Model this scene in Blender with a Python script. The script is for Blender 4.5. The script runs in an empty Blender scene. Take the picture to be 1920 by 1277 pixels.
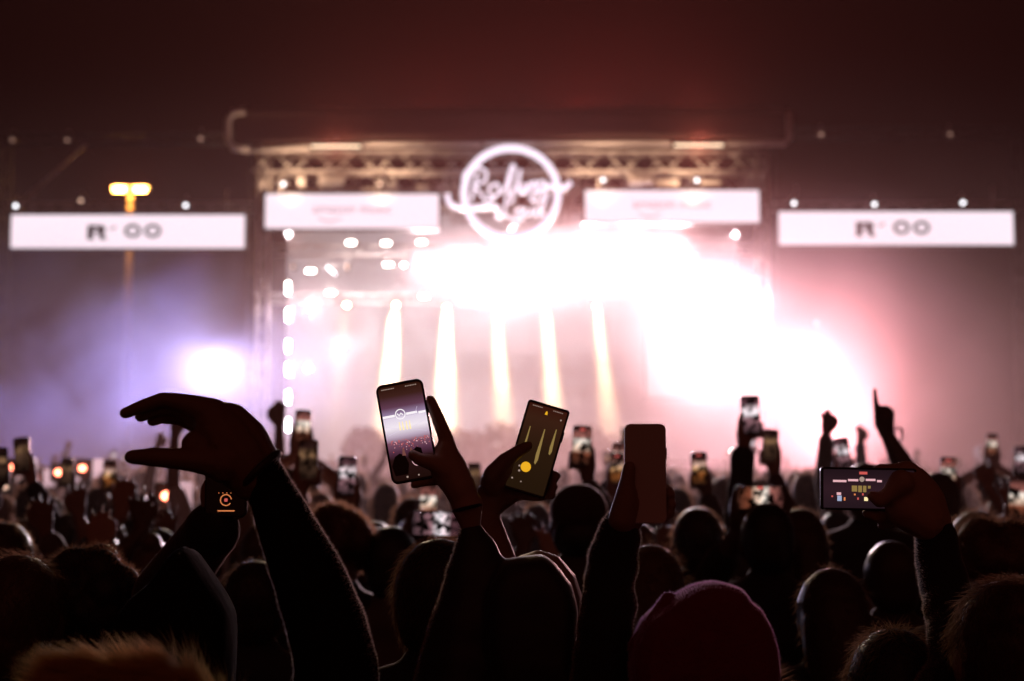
import bpy, bmesh, math, random
from mathutils import Vector, Matrix
R = math.radians
random.seed(7)
SC = bpy.context.scene

# ---------------------------------------------------------------- camera
EYE = Vector((0, 0, 1.85)); PITCH = R(4.96); FPX = 2667.0
cd = bpy.data.cameras.new("camera"); cam = bpy.data.objects.new("camera", cd)
SC.collection.objects.link(cam); SC.camera = cam
cam.location = EYE; cam.rotation_euler = (R(90) + PITCH, 0, 0)
cd.lens = 50; cd.sensor_width = 36; cd.clip_start = 0.05; cd.clip_end = 400
cd.dof.use_dof = True; cd.dof.focus_distance = 2.22; cd.dof.aperture_fstop = 3.8
# ---------------------------------------------------------------- world: a night sky with an added red fill behind the viewer
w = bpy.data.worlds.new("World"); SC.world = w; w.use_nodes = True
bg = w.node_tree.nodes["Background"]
bg.inputs[1].default_value = 1.0                              # dark ahead; red fill light added behind the viewer to lift dark near surfaces
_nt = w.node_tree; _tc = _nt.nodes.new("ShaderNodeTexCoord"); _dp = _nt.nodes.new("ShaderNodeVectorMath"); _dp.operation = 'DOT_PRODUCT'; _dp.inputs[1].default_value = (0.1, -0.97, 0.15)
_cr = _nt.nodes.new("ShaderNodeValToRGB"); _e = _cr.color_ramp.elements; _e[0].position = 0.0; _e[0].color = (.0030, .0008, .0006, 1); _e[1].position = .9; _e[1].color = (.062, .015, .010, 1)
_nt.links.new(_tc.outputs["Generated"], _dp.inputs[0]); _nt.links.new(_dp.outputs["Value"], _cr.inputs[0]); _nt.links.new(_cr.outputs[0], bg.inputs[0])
# ---------------------------------------------------------------- exposure, sampling
SC.view_settings.view_transform = 'Standard'; SC.view_settings.look = 'None'
SC.view_settings.exposure = 0; SC.view_settings.gamma = 1
SC.cycles.max_bounces = 3; SC.cycles.diffuse_bounces = 1; SC.cycles.glossy_bounces = 1
SC.cycles.transmission_bounces = 2; SC.cycles.volume_bounces = 0; SC.cycles.transparent_max_bounces = 4
SC.cycles.caustics_reflective = False; SC.cycles.caustics_refractive = False
SC.cycles.use_denoising = True; SC.cycles.sample_clamp_indirect = 4
SC.cycles.volume_step_rate = 6.0; SC.cycles.volume_max_steps = 32
SC.cycles.use_light_tree = True

def at(px, py, Y):
    """the point of the place that lies Y metres ahead and shows at that pixel of the 1920 x 1277 photograph"""
    x = (px - 960) / FPX; z = (638.5 - py) / FPX
    d = Vector((x, math.cos(PITCH) - z * math.sin(PITCH), math.sin(PITCH) + z * math.cos(PITCH)))
    return EYE + d * (Y / d.y)
def px2m(n, Y): return n * Y / FPX

# ---------------------------------------------------------------- materials
def mat(name, col, rough=0.6, metal=0.0, emit=None, es=1.0, sheen=0.0, sheen_col=None, sss=0.0, spec=0.5, bump=None, vary=None, nee=True):
    m = bpy.data.materials.new(name); m.use_nodes = True
    nt = m.node_tree; b = nt.nodes["Principled BSDF"]
    b.inputs["Base Color"].default_value = (*col, 1); b.inputs["Roughness"].default_value = rough
    b.inputs["Metallic"].default_value = metal; b.inputs["Specular IOR Level"].default_value = spec
    if emit: b.inputs["Emission Color"].default_value = (*emit, 1); b.inputs["Emission Strength"].default_value = es
    if sheen:
        b.inputs["Sheen Weight"].default_value = sheen; b.inputs["Sheen Roughness"].default_value = 0.35
        if sheen_col: b.inputs["Sheen Tint"].default_value = (*sheen_col, 1)
    if sss: b.inputs["Subsurface Weight"].default_value = sss; b.inputs["Subsurface Radius"].default_value = (0.02, 0.006, 0.003)
    if bump:
        tc = nt.nodes.new("ShaderNodeTexCoord"); n = nt.nodes.new("ShaderNodeTexNoise"); bp = nt.nodes.new("ShaderNodeBump")
        n.inputs["Scale"].default_value = bump[0]; n.inputs["Detail"].default_value = 5
        bp.inputs["Strength"].default_value = bump[1]; bp.inputs["Distance"].default_value = bump[2]
        nt.links.new(tc.outputs["Object"], n.inputs["Vector"]); nt.links.new(n.outputs[0], bp.inputs["Height"])
        nt.links.new(bp.outputs[0], b.inputs["Normal"])
    if vary:                                   # a list of colours, one picked per object
        oi = nt.nodes.new("ShaderNodeObjectInfo"); cr = nt.nodes.new("ShaderNodeValToRGB"); cr.color_ramp.interpolation = 'CONSTANT'
        e = cr.color_ramp.elements
        e[0].position = 0; e[0].color = (*vary[0], 1); e[1].position = 1 / len(vary); e[1].color = (*vary[1], 1)
        for i in range(2, len(vary)): q = e.new(i / len(vary)); q.color = (*vary[i], 1)
        nt.links.new(oi.outputs["Random"], cr.inputs[0]); nt.links.new(cr.outputs[0], b.inputs["Base Color"])
    if not nee:
        try: m.cycles.emission_sampling = 'NONE'
        except Exception: pass
    return m
def fibre(name, col, tr=.55):
    m = bpy.data.materials.new(name); m.use_nodes = True; nt = m.node_tree; b = nt.nodes["Principled BSDF"]; o = nt.nodes["Material Output"]
    b.inputs["Base Color"].default_value = (*col, 1); b.inputs["Roughness"].default_value = .35
    t = nt.nodes.new("ShaderNodeBsdfTranslucent"); t.inputs[0].default_value = (*[min(1, c * 1.5) for c in col], 1); mx = nt.nodes.new("ShaderNodeMixShader"); mx.inputs[0].default_value = tr
    nt.links.new(b.outputs[0], mx.inputs[1]); nt.links.new(t.outputs[0], mx.inputs[2]); nt.links.new(mx.outputs[0], o.inputs[0]); return m
def glow(name, col, s, nee=False): return mat(name, (0.02, 0.02, 0.02), 0.4, emit=col, es=s, nee=nee)

M = dict(
    ground=mat("trampled_dirt", (0.05, 0.035, 0.025), 0.95, bump=(6, 0.6, 0.03)),
    steel=mat("truss_aluminium", (0.50, 0.44, 0.41), 0.5, 0.15, bump=(30, 0.2, 0.002)),
    dark=mat("black_paint", (0.02, 0.018, 0.018), 0.5, bump=(60, 0.3, 0.001)),
    scrim=mat("black_scrim", (0.03, 0.015, 0.013), 0.9, bump=(9, 0.6, 0.05)),
    cyc=mat("grey_backdrop_cloth", (.47, .48, .51), 0.9, bump=(2.5, 0.8, 0.1)),
    roofskin=mat("roof_tarpaulin", (0.10, 0.05, 0.042), 0.7, bump=(1.2, 0.7, 0.12)),
    ledwhite=glow("lit_banner_screen", (1.0, 0.84, 0.94), 1.08),
    ink=mat("screen_lettering", (0.01, 0.005, 0.006), 0.6),
    inkpale=glow("pale_screen_lettering", (0.80, 0.38, 0.52), 0.62),
    inkgrey=glow("grey_screen_lettering", (0.5, 0.32, 0.38), 0.7),
    neon=glow("lit_white_emblem", (0.97, 0.84, 1.0), 1.3),
    lens=glow("hot_lamp_lens", (1.0, 0.95, 0.88), 60),
    lensw=glow("bright_lamp_lens", (1.0, 0.93, 0.86), 18),
    lenswarm=glow("warm_lamp_lens", (1.0, 0.8, 0.5), 40),
    lensdim=glow("dim_lamp_lens", (0.9, 0.9, 0.95), 5),
    lensfaint=glow("very_faint_lamp_lens", (0.9, 0.5, 0.38), 0.6),
    lensoff=glow("faint_lamp_lens", (0.9, 0.55, 0.4), 1.6),
    lensbar=glow("warm_bar_lens", (1.0, 0.72, 0.48), 2.4),
    postpaint=mat("brown_post_paint", (.10, .07, .05), .6),
    sodium=glow("sodium_lamp_lens", (1.0, 0.50, 0.10), 45),
    redlamp=glow("red_beacon_lens", (1.0, 0.22, 0.12), 14),
    bush=mat("set_shrubs", (0.10, 0.08, 0.03), 0.8, bump=(4, 1, 0.1)),
)

# ---------------------------------------------------------------- mesh helpers
def link(o, parent=None):
    SC.collection.objects.link(o)
    if parent: o.parent = parent
    return o
def tag(o, label=None, cat=None, group=None, kind=None):
    if label: o["label"] = label
    if cat: o["category"] = cat
    if group: o["group"] = group
    if kind: o["kind"] = kind
    return o
def thing(name, label, cat, loc=(0, 0, 0), group=None, rz=0):
    o = bpy.data.objects.new(name, None); link(o); o.location = loc; o.rotation_euler = (0, 0, rz)
    o.empty_display_size = 0.1
    return tag(o, label, cat, group)
class MB:
    def __init__(s): s.v = []; s.f = []; s.sm = []
    def add(s, vs, fs, smooth=False):
        n = len(s.v); s.v += [tuple(v) for v in vs]; s.f += [tuple(i + n for i in f) for f in fs]; s.sm += [smooth] * len(fs); return s
    def box(s, c, size, rot=None):
        c = Vector(c); hx, hy, hz = [q / 2 for q in size]
        vs = [Vector((x, y, z)) for x in (-hx, hx) for y in (-hy, hy) for z in (-hz, hz)]
        if rot: vs = [rot @ v for v in vs]
        return s.add([v + c for v in vs], [(0, 1, 3, 2), (4, 6, 7, 5), (0, 4, 5, 1), (2, 3, 7, 6), (0, 2, 6, 4), (1, 5, 7, 3)])
    def tube(s, pts, rad, n=8, cap=True, smooth=True):
        pts = [Vector(p) for p in pts]; m = len(pts)
        if not hasattr(rad, "__len__"): rad = [rad] * m
        vs = []; up = None
        for i, p in enumerate(pts):
            t = (pts[min(i + 1, m - 1)] - pts[max(i - 1, 0)]).normalized()
            if up is None: up = t.orthogonal().normalized()
            up = (up - t * up.dot(t)).normalized(); b = t.cross(up)
            for k in range(n):
                a = 2 * math.pi * k / n; vs.append(p + (up * math.cos(a) + b * math.sin(a)) * rad[i])
        fs = [(i * n + k, i * n + (k + 1) % n, (i + 1) * n + (k + 1) % n, (i + 1) * n + k) for i in range(m - 1) for k in range(n)]
        if cap: fs += [tuple(range(n))[::-1], tuple((m - 1) * n + k for k in range(n))]
        return s.add(vs, fs, smooth)
    def ball(s, c, r, n=12, scale=(1, 1, 1), rot=None):
        c = Vector(c); h = n // 2; vs = [Vector((0, 0, 1))]
        for i in range(1, h):
            a = math.pi * i / h
            vs += [Vector((math.sin(a) * math.cos(2 * math.pi * k / n), math.sin(a) * math.sin(2 * math.pi * k / n), math.cos(a))) for k in range(n)]
        vs.append(Vector((0, 0, -1)))
        vs = [Vector((v.x * scale[0], v.y * scale[1], v.z * scale[2])) * r for v in vs]
        if rot: vs = [rot @ v for v in vs]
        fs = [(0, 1 + k, 1 + (k + 1) % n) for k in range(n)]
        for i in range(h - 2): fs += [(1 + i * n + k, 1 + (i + 1) * n + k, 1 + (i + 1) * n + (k + 1) % n, 1 + i * n + (k + 1) % n) for k in range(n)]
        L = 1 + (h - 2) * n; fs += [(L + k, L + n, L + (k + 1) % n) for k in range(n)]
        return s.add([v + c for v in vs], fs, True)
    def cap(s, a, ra, b, rb, n=12):
        a = Vector(a); b = Vector(b); s.ball(a, ra, n); s.ball(b, rb, n)
        if (b - a).length > 1e-5: s.tube([a, b], [ra, rb], n)
        return s
    def chain(s, pts, rad, n=12):
        for i in range(len(pts) - 1): s.cap(pts[i], rad[i], pts[i + 1], rad[i + 1], n)
        return s
    def prism(s, poly, p0, u, v, nrm, t, smooth=False):
        """polygon (2D) laid at p0 along u, v and given thickness t along nrm"""
        p0 = Vector(p0); u = Vector(u); v = Vector(v); nrm = Vector(nrm); k = len(poly)
        a = [p0 + u * x + v * y for x, y in poly]; b = [q + nrm * t for q in a]
        return s.add(a + b, [tuple(range(k))[::-1], tuple(range(k, 2 * k))] + [(i, (i + 1) % k, k + (i + 1) % k, k + i) for i in range(k)], smooth)
    def truss(s, a, b, w=0.4, step=0.6, r=0.03, side=Vector((0, 1, 0))):
        a = Vector(a); b = Vector(b); d = (b - a).normalized(); sd = (side - d * side.dot(d)).normalized(); up = d.cross(sd)
        n = max(2, int((b - a).length / step)); cs = [(sd * i + up * j) * w / 2 for i, j in ((1, 1), (1, -1), (-1, -1), (-1, 1))]
        for c in cs: s.tube([a + c, b + c], r, 6)
        for k in range(n):
            p = a.lerp(b, k / n); q = a.lerp(b, (k + 1) / n)
            for i in range(4):
                c1, c2 = cs[i], cs[(i + 1) % 4]
                if k % 2: c1, c2 = c2, c1
                s.tube([p + c1, q + c2], r * 0.55, 5)
        return s
    def mesh(s, name):
        me = bpy.data.meshes.new(name); me.from_pydata(s.v, [], s.f)
        me.polygons.foreach_set("use_smooth", s.sm); me.update(); return me
    def build(s, name, m, parent=None, mesh=None):
        me = s.mesh(name); me.materials.append(m)
        bm = bmesh.new(); bm.from_mesh(me); bmesh.ops.recalc_face_normals(bm, faces=bm.faces); bm.to_mesh(me); bm.free()
        return link(bpy.data.objects.new(name, me), parent)
def rrect(w, h, r, n=5):
    out = []
    for cx, cy, a0 in ((w / 2 - r, h / 2 - r, 0), (-w / 2 + r, h / 2 - r, 90), (-w / 2 + r, -h / 2 + r, 180), (w / 2 - r, -h / 2 + r, 270)):
        out += [(cx + r * math.cos(R(a0 + 90 * k / n)), cy + r * math.sin(R(a0 + 90 * k / n))) for k in range(n + 1)]
    return out
def text_mesh(body, size, extrude=0.01, spacing=1.0):
    c = bpy.data.curves.new("t", 'FONT'); c.body = body; c.size = size; c.extrude = extrude; c.space_character = spacing
    c.align_x = 'CENTER'; c.align_y = 'CENTER'
    o = bpy.data.objects.new("t", c); SC.collection.objects.link(o); bpy.context.view_layer.update()
    me = bpy.data.meshes.new_from_object(o.evaluated_get(bpy.context.evaluated_depsgraph_get()))
    bpy.data.objects.remove(o); bpy.data.curves.remove(c); return me

# ---------------------------------------------------------------- ground
g = MB(); g.add([(-160, -30, 0), (160, -30, 0), (160, 220, 0), (-160, 220, 0)], [(0, 1, 2, 3)])
tag(g.build("ground", M["ground"]), kind="structure")

# ---------------------------------------------------------------- the stage
YS = 63.0
stage = thing("festival_stage", "large roofed festival stage with lit truss edge, glowing white in smoke behind the crowd", "stage", (0, YS, 0))
def local(p, t): return Vector(p) - t.location
def S(px, py, Y=YS): return at(px, py, Y) - stage.location
zb = at(960, 275, YS).z; zt = at(960, 212, YS).z; xl = at(440, 275, YS).x; xr = at(1476, 275, YS).x
m = MB()                                                     # deck
m.box((0, 7, 1.0), (24, 16, 2.0)); m.build("deck", M["dark"], stage)
m = MB()                                                     # roof skin: a front band and a canopy sloping back
band = [(0, zb + .25), (0, zt), (1.0, zt + .5), (16, zt + 1.6), (16, zt + 1.2), (1.2, zb + .9)]
m.prism([(y, z) for y, z in band], (xl, 0, 0), (0, 1, 0), (0, 0, 1), (1, 0, 0), xr - xl)
m.build("roof_canopy", M["roofskin"], stage)
m = MB(); lx = [S(462, 212), S(440, 215), S(430, 228), S(430, 265), S(440, 280), S(470, 284)]
m.tube([p + Vector((0, -.35, 0)) for p in lx], .17, 8)
m.tube([S(470, 284) + Vector((0, -.35, 0)), S(700, 272) + Vector((0, -.35, 0)), S(1200, 270) + Vector((0, -.35, 0)), S(1468, 272) + Vector((0, -.35, 0)), S(1477, 262) + Vector((0, -.35, 0)), S(1477, 212) + Vector((0, -.35, 0))], .15, 8)
m.build("roof_edge_pipe", M["steel"], stage)
m = MB()
for k in range(3):
    y = .5 + 4.5 * k
    m.truss((xl + .8, y, zb - .65), (xr - .8, y, zb - .65), .9, .9, .06)
for k in range(9):
    x = xl + 1.2 + (xr - xl - 2.4) * k / 8
    m.truss((x, .4, zb - 1.4), (x, 12, zb - 1.2), .5, .8, .05, Vector((1, 0, 0)))
m.build("roof_truss", M["steel"], stage)
m = MB()
for k in range(14):
    x = xl + 1 + (xr - xl - 2) * (k + random.random() * .6) / 14; m = MB()
    m.box((x, .2 + random.random(), zb - 1.1 - random.random() * .9), (.3 + random.random() * 1.0, .4, .25 + random.random() * .35)); m.build("rigging_motor", M["steel"], stage)
for px in (492, 1432):
    for y in (0.2, 14):
        m = MB(); x = at(px, 500, YS).x; m.truss((x, y, 0), (x, y, zb - .4), .5, .8, .045); m.build("roof_leg", M["steel"], stage)
m = MB(); m.box((0, 12.2, 8.6), (24, .1, 13.2)); m.build("backdrop", M["cyc"], stage)
for sx in (-1, 1): m = MB(); m.box((sx * 12.1, 9, 7.5), (.08, 8, 11)); m.build("side_curtain", M["scrim"], stage)
# rows of lighting trusses above the deck
for py in (470, 560): m = MB(); m.truss(S(505, py, 70), S(1420, py, 70), .45, .7, .035); m.build("lighting_truss", M["steel"], stage)

# ---------------------------------------------------------------- lit banner screens
def screen(name, label, cat, x0, y0, x1, y1, Y, group=None, ya=None):
    """a hanging LED screen whose face shows between these pixels"""
    a = at(x0, y1, Y); b = at(x1, y0, Y); c = (a + b) / 2; wd = b.x - a.x; ht = b.z - a.z
    t = thing(name, label, cat, c, group)
    q = MB(); q.box((0, .16, 0), (wd + .16, .28, ht + .16)); q.build("housing", M["dark"], t)
    q = MB(); q.box((0, 0, 0), (wd, .03, ht)); f = q.build("screen_face", M["ledwhite"], t)
    for sx in (-.42, .42): q = MB(); q.tube([(sx * wd, .16, ht / 2), (sx * wd, .16, ht / 2 + 1.2)], .03, 6); q.build("hanging_bracket", M["steel"], t)
    return t, wd, ht, f
def put_text(body, size, m, parent, x, z, y=-.03, spacing=1.0, name="lettering", sx=1.0):
    me = text_mesh(body, size, .006, spacing); me.materials.append(m)
    o = bpy.data.objects.new(name, me); link(o, parent); o.location = (x, y, z); o.rotation_euler = (R(90), 0, 0); o.scale = (sx, 1, 1); return o
def r100(t, ht):
    """the heavy letter R with its doorway cut-out, then the three round figures beside it, a small line beneath"""
    k = 1 / 42.3
    q = MB()
    for poly in ([(-34, 12), (-22, 12), (-22, -16), (-34, -16)], [(-22, 12), (-6, 12), (0, 8), (0, 1), (-4, -2.5), (3, -16), (-9, -16), (-14, -4), (-14, 5), (-22, 5)], [(-21, 1), (-14, 1), (-14, -3), (-21, -3)]):
        q.prism([(x * k, y * k) for x, y in poly], (-1.0, -.03, 0), (1, 0, 0), (0, 0, 1), (0, -1, 0), .02)
    q.build("letter", M["ink"], t)
    q = MB(); q.prism([(x * k, y * k) for x, y in [(6, 2), (14, 10), (20, 10), (20, 6), (13, 3)]], (-1.0, -.03, 0), (1, 0, 0), (0, 0, 1), (0, -1, 0), .02); q.build("figure", M["inkgrey"], t)
    for cx in (52, 90):
        q = MB(); q.tube([(-1.0 + (cx + 13 * math.cos(a)) * k, -.04, (1 + 10 * math.sin(a)) * k) for a in [2 * math.pi * i / 20 for i in range(21)]], .08, 5, cap=False)
        q.build("figure", M["ink"], t)
lb, wd, ht, _ = screen("banner_screen", "long white lit banner screen hung on the left side wing, black letter R on it", "screen", 20, 403, 459, 465, YS); r100(lb, ht)
rb, wd, ht, _ = screen("banner_screen", "long white lit banner screen hung on the right side wing, beside the white glare", "screen", 1461, 397, 1899, 459, YS); r100(rb, ht)
for x0, y0, x1, y1, lab in ((497, 364, 823, 428, "white banner screen under the roof edge, left of the round emblem, sharp pink lettering"), (1097, 357, 1423, 417, "white banner screen right of the round emblem, its lower left half lost in glare")):
    t, wd, ht, _ = screen("banner_screen", lab, "screen", x0, y0, x1, y1, YS - .3)
    put_text("amazon music", .62, M["inkpale"], t, 0, .10, sx=1.0)
    q = MB(); q.tube([(-1.55 + 1.1 * i / 8, -.03, -.30 - .16 * math.sin(math.pi * i / 8)) for i in range(9)], [.02 + .02 * math.sin(math.pi * i / 8) for i in range(9)], 5); q.build("smile_mark", M["inkpale"], t)

# ---------------------------------------------------------------- the round emblem
EY = YS - .9
emb = thing("round_emblem", "lit white ring emblem with two lines of script lettering, over the stage front", "sign", at(958, 360, EY))
def E(x, y): return at(x, y, EY) - emb.location          # the emblem drawn in its own plane
c0 = E(958, 360)
q = MB(); q.tube([E(958 + 88 * math.cos(a), 362 - 84 * math.sin(a)) for a in [2 * math.pi * i / 48 for i in range(49)]], .165, 10, cap=False); q.build("ring", M["neon"], emb)
def stroke(pts, r, name, n=6):
    P = [E(*p) for p in pts]; out = []
    for i in range(len(P) - 1):                               # Catmull-Rom through the points
        p0, p1, p2, p3 = P[max(i - 1, 0)], P[i], P[i + 1], P[min(i + 2, len(P) - 1)]
        for k in range(n):
            t = k / n; out.append(.5 * ((2 * p1) + (p2 - p0) * t + (2 * p0 - 5 * p1 + 4 * p2 - p3) * t * t + (3 * p1 - p0 - 3 * p2 + p3) * t ** 3))
    out.append(P[-1]); q = MB(); q.tube([p + Vector((0, -.25, 0)) for p in out], r, 7); return q
def letters(defs, r):
    q = MB()
    for pts in defs:
        s = stroke(pts, r, ""); n = len(q.v); q.v += s.v; q.f += [tuple(i + n for i in f) for f in s.f]; q.sm += s.sm
    return q
letters([[(884, 378), (890, 352), (896, 326)], [(868, 338), (876, 322), (898, 316), (912, 326), (908, 342), (888, 350), (898, 360), (910, 376), (928, 374)],
         [(930, 346), (918, 354), (918, 366), (928, 370), (936, 360), (934, 348), (930, 346)],
         [(936, 366), (948, 352), (958, 318), (964, 312), (962, 326), (952, 356), (956, 368)], [(956, 368), (968, 350), (976, 320), (970, 356), (974, 366)],
         [(974, 366), (982, 346), (980, 364), (986, 364)], [(986, 364), (992, 344), (992, 362), (998, 346), (1004, 344), (1004, 362)],
         [(1020, 342), (1010, 344), (1008, 356), (1016, 358), (1022, 342), (1018, 372), (1004, 380), (996, 372), (1028, 352)]], .06).build("upper_lettering", M["neon"], emb)
letters([[(952, 384), (962, 378), (960, 368), (950, 372), (946, 396), (936, 412), (930, 404), (944, 404), (966, 414), (980, 412)],
         [(978, 392), (968, 396), (970, 406), (980, 404), (982, 394), (978, 392)], [(986, 392), (984, 404), (994, 402), (997, 392), (997, 405)],
         [(1016, 392), (1006, 394), (1004, 404), (1012, 404), (1028, 364), (1016, 400), (1022, 404)]], .055).build("lower_lettering", M["neon"], emb)
for sw in ([(840, 366), (842, 380), (856, 390), (880, 392), (920, 388), (936, 394)], [(1018, 352), (1040, 352), (1058, 354), (1070, 344)]): letters([sw], .12).build("swoosh", M["neon"], emb)
for x in (905, 1010): q = MB(); q.tube([E(x, 292) + Vector((0, .05, 0)), E(x, 262) + Vector((0, .4, 0))], .04, 6); q.build("hanging_bracket", M["steel"], emb)

# ---------------------------------------------------------------- lamps: housing, yoke, lens; the hot ones carry a real light
AIM = Vector((0, 6, 3))
def lamp(px, py, Y, w, h, lens, label, group, power=0, col=(1, .5, .45), cone=150, aim=None, kindname="stage_lamp", size=.25, ang=0, blend=.6):
    p = at(px, py, Y); t = thing(kindname, label, "lamp", p, group)
    rot = Matrix.Rotation(R(ang), 3, 'Y')
    q = MB(); q.box((0, .22, 0), (w + .12, .34, h + .12), rot); q.build("housing", M["dark"], t)
    q = MB(); q.prism(rrect(w, h, min(w, h) * .48), (0, 0, 0), rot @ Vector((1, 0, 0)), rot @ Vector((0, 0, 1)), (0, 1, 0), .04); q.build("lens", M[lens], t)
    q = MB()
    if kindname == "marker_lamp": q.tube([(0, .3, h / 2), (0, .42, 0)], .01, 5); q.build("bracket", M["dark"], t); return t
    q.tube([(-w / 2 - .1, .22, 0), (-w / 2 - .1, .22, h / 2 + .2), (w / 2 + .1, .22, h / 2 + .2), (w / 2 + .1, .22, 0)], .02, 5)
    q.tube([(0, .22, h / 2 + .2), (0, .22, h / 2 + .42)], .025, 5); q.build("yoke", M["steel"], t)
    if power:
        l = bpy.data.lights.new("beam", 'SPOT'); l.energy = power; l.color = col; l.spot_size = R(cone); l.spot_blend = blend; l.shadow_soft_size = size
        o = bpy.data.objects.new("beam", l); link(o, t); o.location = (0, -.12 - size, 0)
        d = ((aim or AIM) - (p + Vector((0, -.12 - size, 0)))).normalized(); o.rotation_euler = d.to_track_quat('-Z', 'Y').to_euler()
    return t
KW = 12.0
GP = (1.0, 0.50, 0.50)       # pinkish haze light
GW = (1.0, 0.78, 0.82)
# the vertical column of lamps at the left of the stage opening
for i, py in enumerate((540, 591, 649, 693, 745, 797)):
    lamp(540, py, YS + 1, .10, .52, "lens", ["topmost of the six white lamps in the upright column on the left stage edge", "second lamp from the top in the upright column on the left stage edge", "third lamp from the top in the upright column on the left stage edge", "third lamp from the bottom in the upright column on the left stage edge", "second lamp from the bottom in the upright column on the left stage edge", "bottom lamp of the upright column on the left stage edge"][i], "column of lamps on the left stage edge")
# flat blinders hanging on the lighting trusses
BL = [(658, 455, "flat white lamp high under the left banner screen, first of its row"), (724, 456, "flat white lamp high under the left banner screen, middle of its row"), (790, 454, "flat white lamp under the right end of the left banner screen"),
      (728, 496, "flat white lamp just below the high row, left of its smaller neighbour"), (757, 497, "small white lamp close beside a wider flat lamp below the left banner screen"),
      (582, 508, "flat white lamp above the left glare, beside a tilted one"), (620, 549, "flat white lamp low over the left glare, beneath the tilted lamp"),
      (795, 556, "flat white lamp over the gap between the first two golden beams"), (862, 553, "flat white lamp right above the second golden beam"),
      (1047, 553, "flat white lamp between the two right golden beams"), (1110, 553, "flat white lamp above the pale rightmost golden beam"), (1328, 505, "flat white lamp above the large white screen on the right")]
for x, y, lab in BL: lamp(x, y, YS + 6, .2 if x == 757 else .42, .12, "lensw", lab, "flat lamps on the lighting trusses")
lamp(621, 507, YS + 6, .6, .10, "lensdim", "tilted pinkish lamp between two flat lamps left of the stage", "flat lamps on the lighting trusses", ang=42)
lamp(650, 500, YS + 6, .12, .3, "lensoff", "dull upright pink lamp right of the tilted lamp", "dim lamps around the stage")
lamp(549, 500, YS + 6, .12, .12, "lensoff", "dull orange round lamp above the upright lamp column", "dim lamps around the stage")
# small round lamps along the tops of the banner screens
for x, y, l, lab in ((29, 386, "lensdim", "small round lamp on the left end of the left wing banner screen"), (151, 376, "lensoff", "dull round lamp just left of the orange street lamp, on the left wing screen"), (348, 385, "lensdim", "small round lamp on the left wing banner screen, right of the street lamp"),
        (531, 345, "lensdim", "small round lamp over the left end of the screen with sharp pink lettering"), (712, 345, "lensoff", "faint round lamp over the right half of the screen left of the emblem"),
        (1131, 337, "lensdim", "small round lamp just right of the emblem over a banner screen"), (1307, 338, "lensdim", "small round lamp over the right end of the glare-washed banner screen"),
        (1489, 381, "lensdim", "small round lamp on the left end of the right wing banner screen"), (1640, 383, "lensdim", "small round lamp over the middle of the right wing banner screen"), (1806, 380, "lensdim", "small round lamp on the right end of the right wing banner screen")):
    lamp(x, y, YS - .2, .15, .15, l, lab, "small round lamps on the banner screens", kindname="spot_lamp")
for x, y, lab in ((22, 262, "faint lamp on the wing crossbar at the far left edge"), (126, 262, "faint lamp on the left wing crossbar above the cable"), (376, 260, "faint lamp on the left wing crossbar beside the roof corner"), (1540, 252, "faint lamp on the right wing crossbar beside the roof corner"), (1782, 252, "faint lamp on the right wing crossbar near the dark corner")):
    lamp(x, y, YS + 1, .16, .16, "lensfaint", lab, "faint lamps on the wing crossbars", kindname="spot_lamp")

# hot lamps whose light fills the haze
HOT = [(940, 512, 66, 420, GW, "white-hot lamp just below the round emblem"), (1015, 500, 66, 420, GW, "white-hot lamp right below the emblem's lettering"), (1095, 480, 66, 380, GW, "white-hot lamp below the left end of the glare-washed screen"),
       (1190, 468, 66, 420, GW, "white-hot lamp below the middle of the glare-washed screen"), (1260, 470, 66, 300, GW, "white-hot lamp below the right end of the glare-washed screen"), (870, 500, 66, 260, GW, "white-hot lamp between the emblem and the high row of flat lamps"),
       (795, 498, 66, 150, GW, "white-hot lamp directly under the high row of flat lamps"),
       (582, 578, 66, 280, GW, "white-hot lamp beside the upper lamps of the upright column"), (578, 690, 66, 210, GW, "white-hot lamp beside the lower lamps of the upright column"), (640, 650, 66, 90, GW, "white-hot lamp left of the golden beams"),
       (1290, 590, 66, 420, GW, "white-hot lamp in the upper part of the large white screen"), (1375, 560, 66, 250, GW, "white-hot lamp at the top right of the large white screen"), (1330, 690, 66, 420, GW, "white-hot lamp in the lower part of the large white screen"),
       (1512, 695, 55, 620, GP, "glaring lamp low on the right, outside the stage"), (1550, 800, 51, 400, GP, "glaring lamp low on the right above the raised landscape phone"),
       (408, 694, 56, 400, (.84, .70, 1), "glaring lamp low on the left, behind the big open hand")]
for x, y, Y, p, c, lab in HOT: lamp(x, y, Y, .24, .24, "lens", lab, "white-hot lamps in the smoke", power=p * KW * 2.5, col=c, kindname="flood_lamp", cone=125, blend=1, size=.4)
for x, y, c, lab in ((630, 274, (1, .72, .46), "warm bar lamp on the lit roof edge, left of the emblem"), (1310, 272, (1, .74, .5), "warm bar lamp on the lit roof edge, right of the emblem")):
    lamp(x, y, YS - .7, 2.2, .09, "lensbar", lab, "warm bar lamps on the roof edge", power=16000, col=c, kindname="bar_lamp", cone=34, blend=.8, aim=Vector((0, 3, 1.6)), size=.3)
for x, y, c, lab in ((1100, 525, (1, .80, .86), "unseen white rim light added low in the middle of the glare"), (1330, 540, (1, .72, .95), "unseen lilac rim light added in the glare over the side screen")):
    lamp(x, y, 60, .3, .3, "lens", lab, "added rim lights", power=52000, col=c, kindname="flood_lamp", cone=30, blend=.8, aim=Vector((0, 3, 1.6)), size=.3)  # unseen lamps added inside the glare to put rim light on the near crowd
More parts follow.
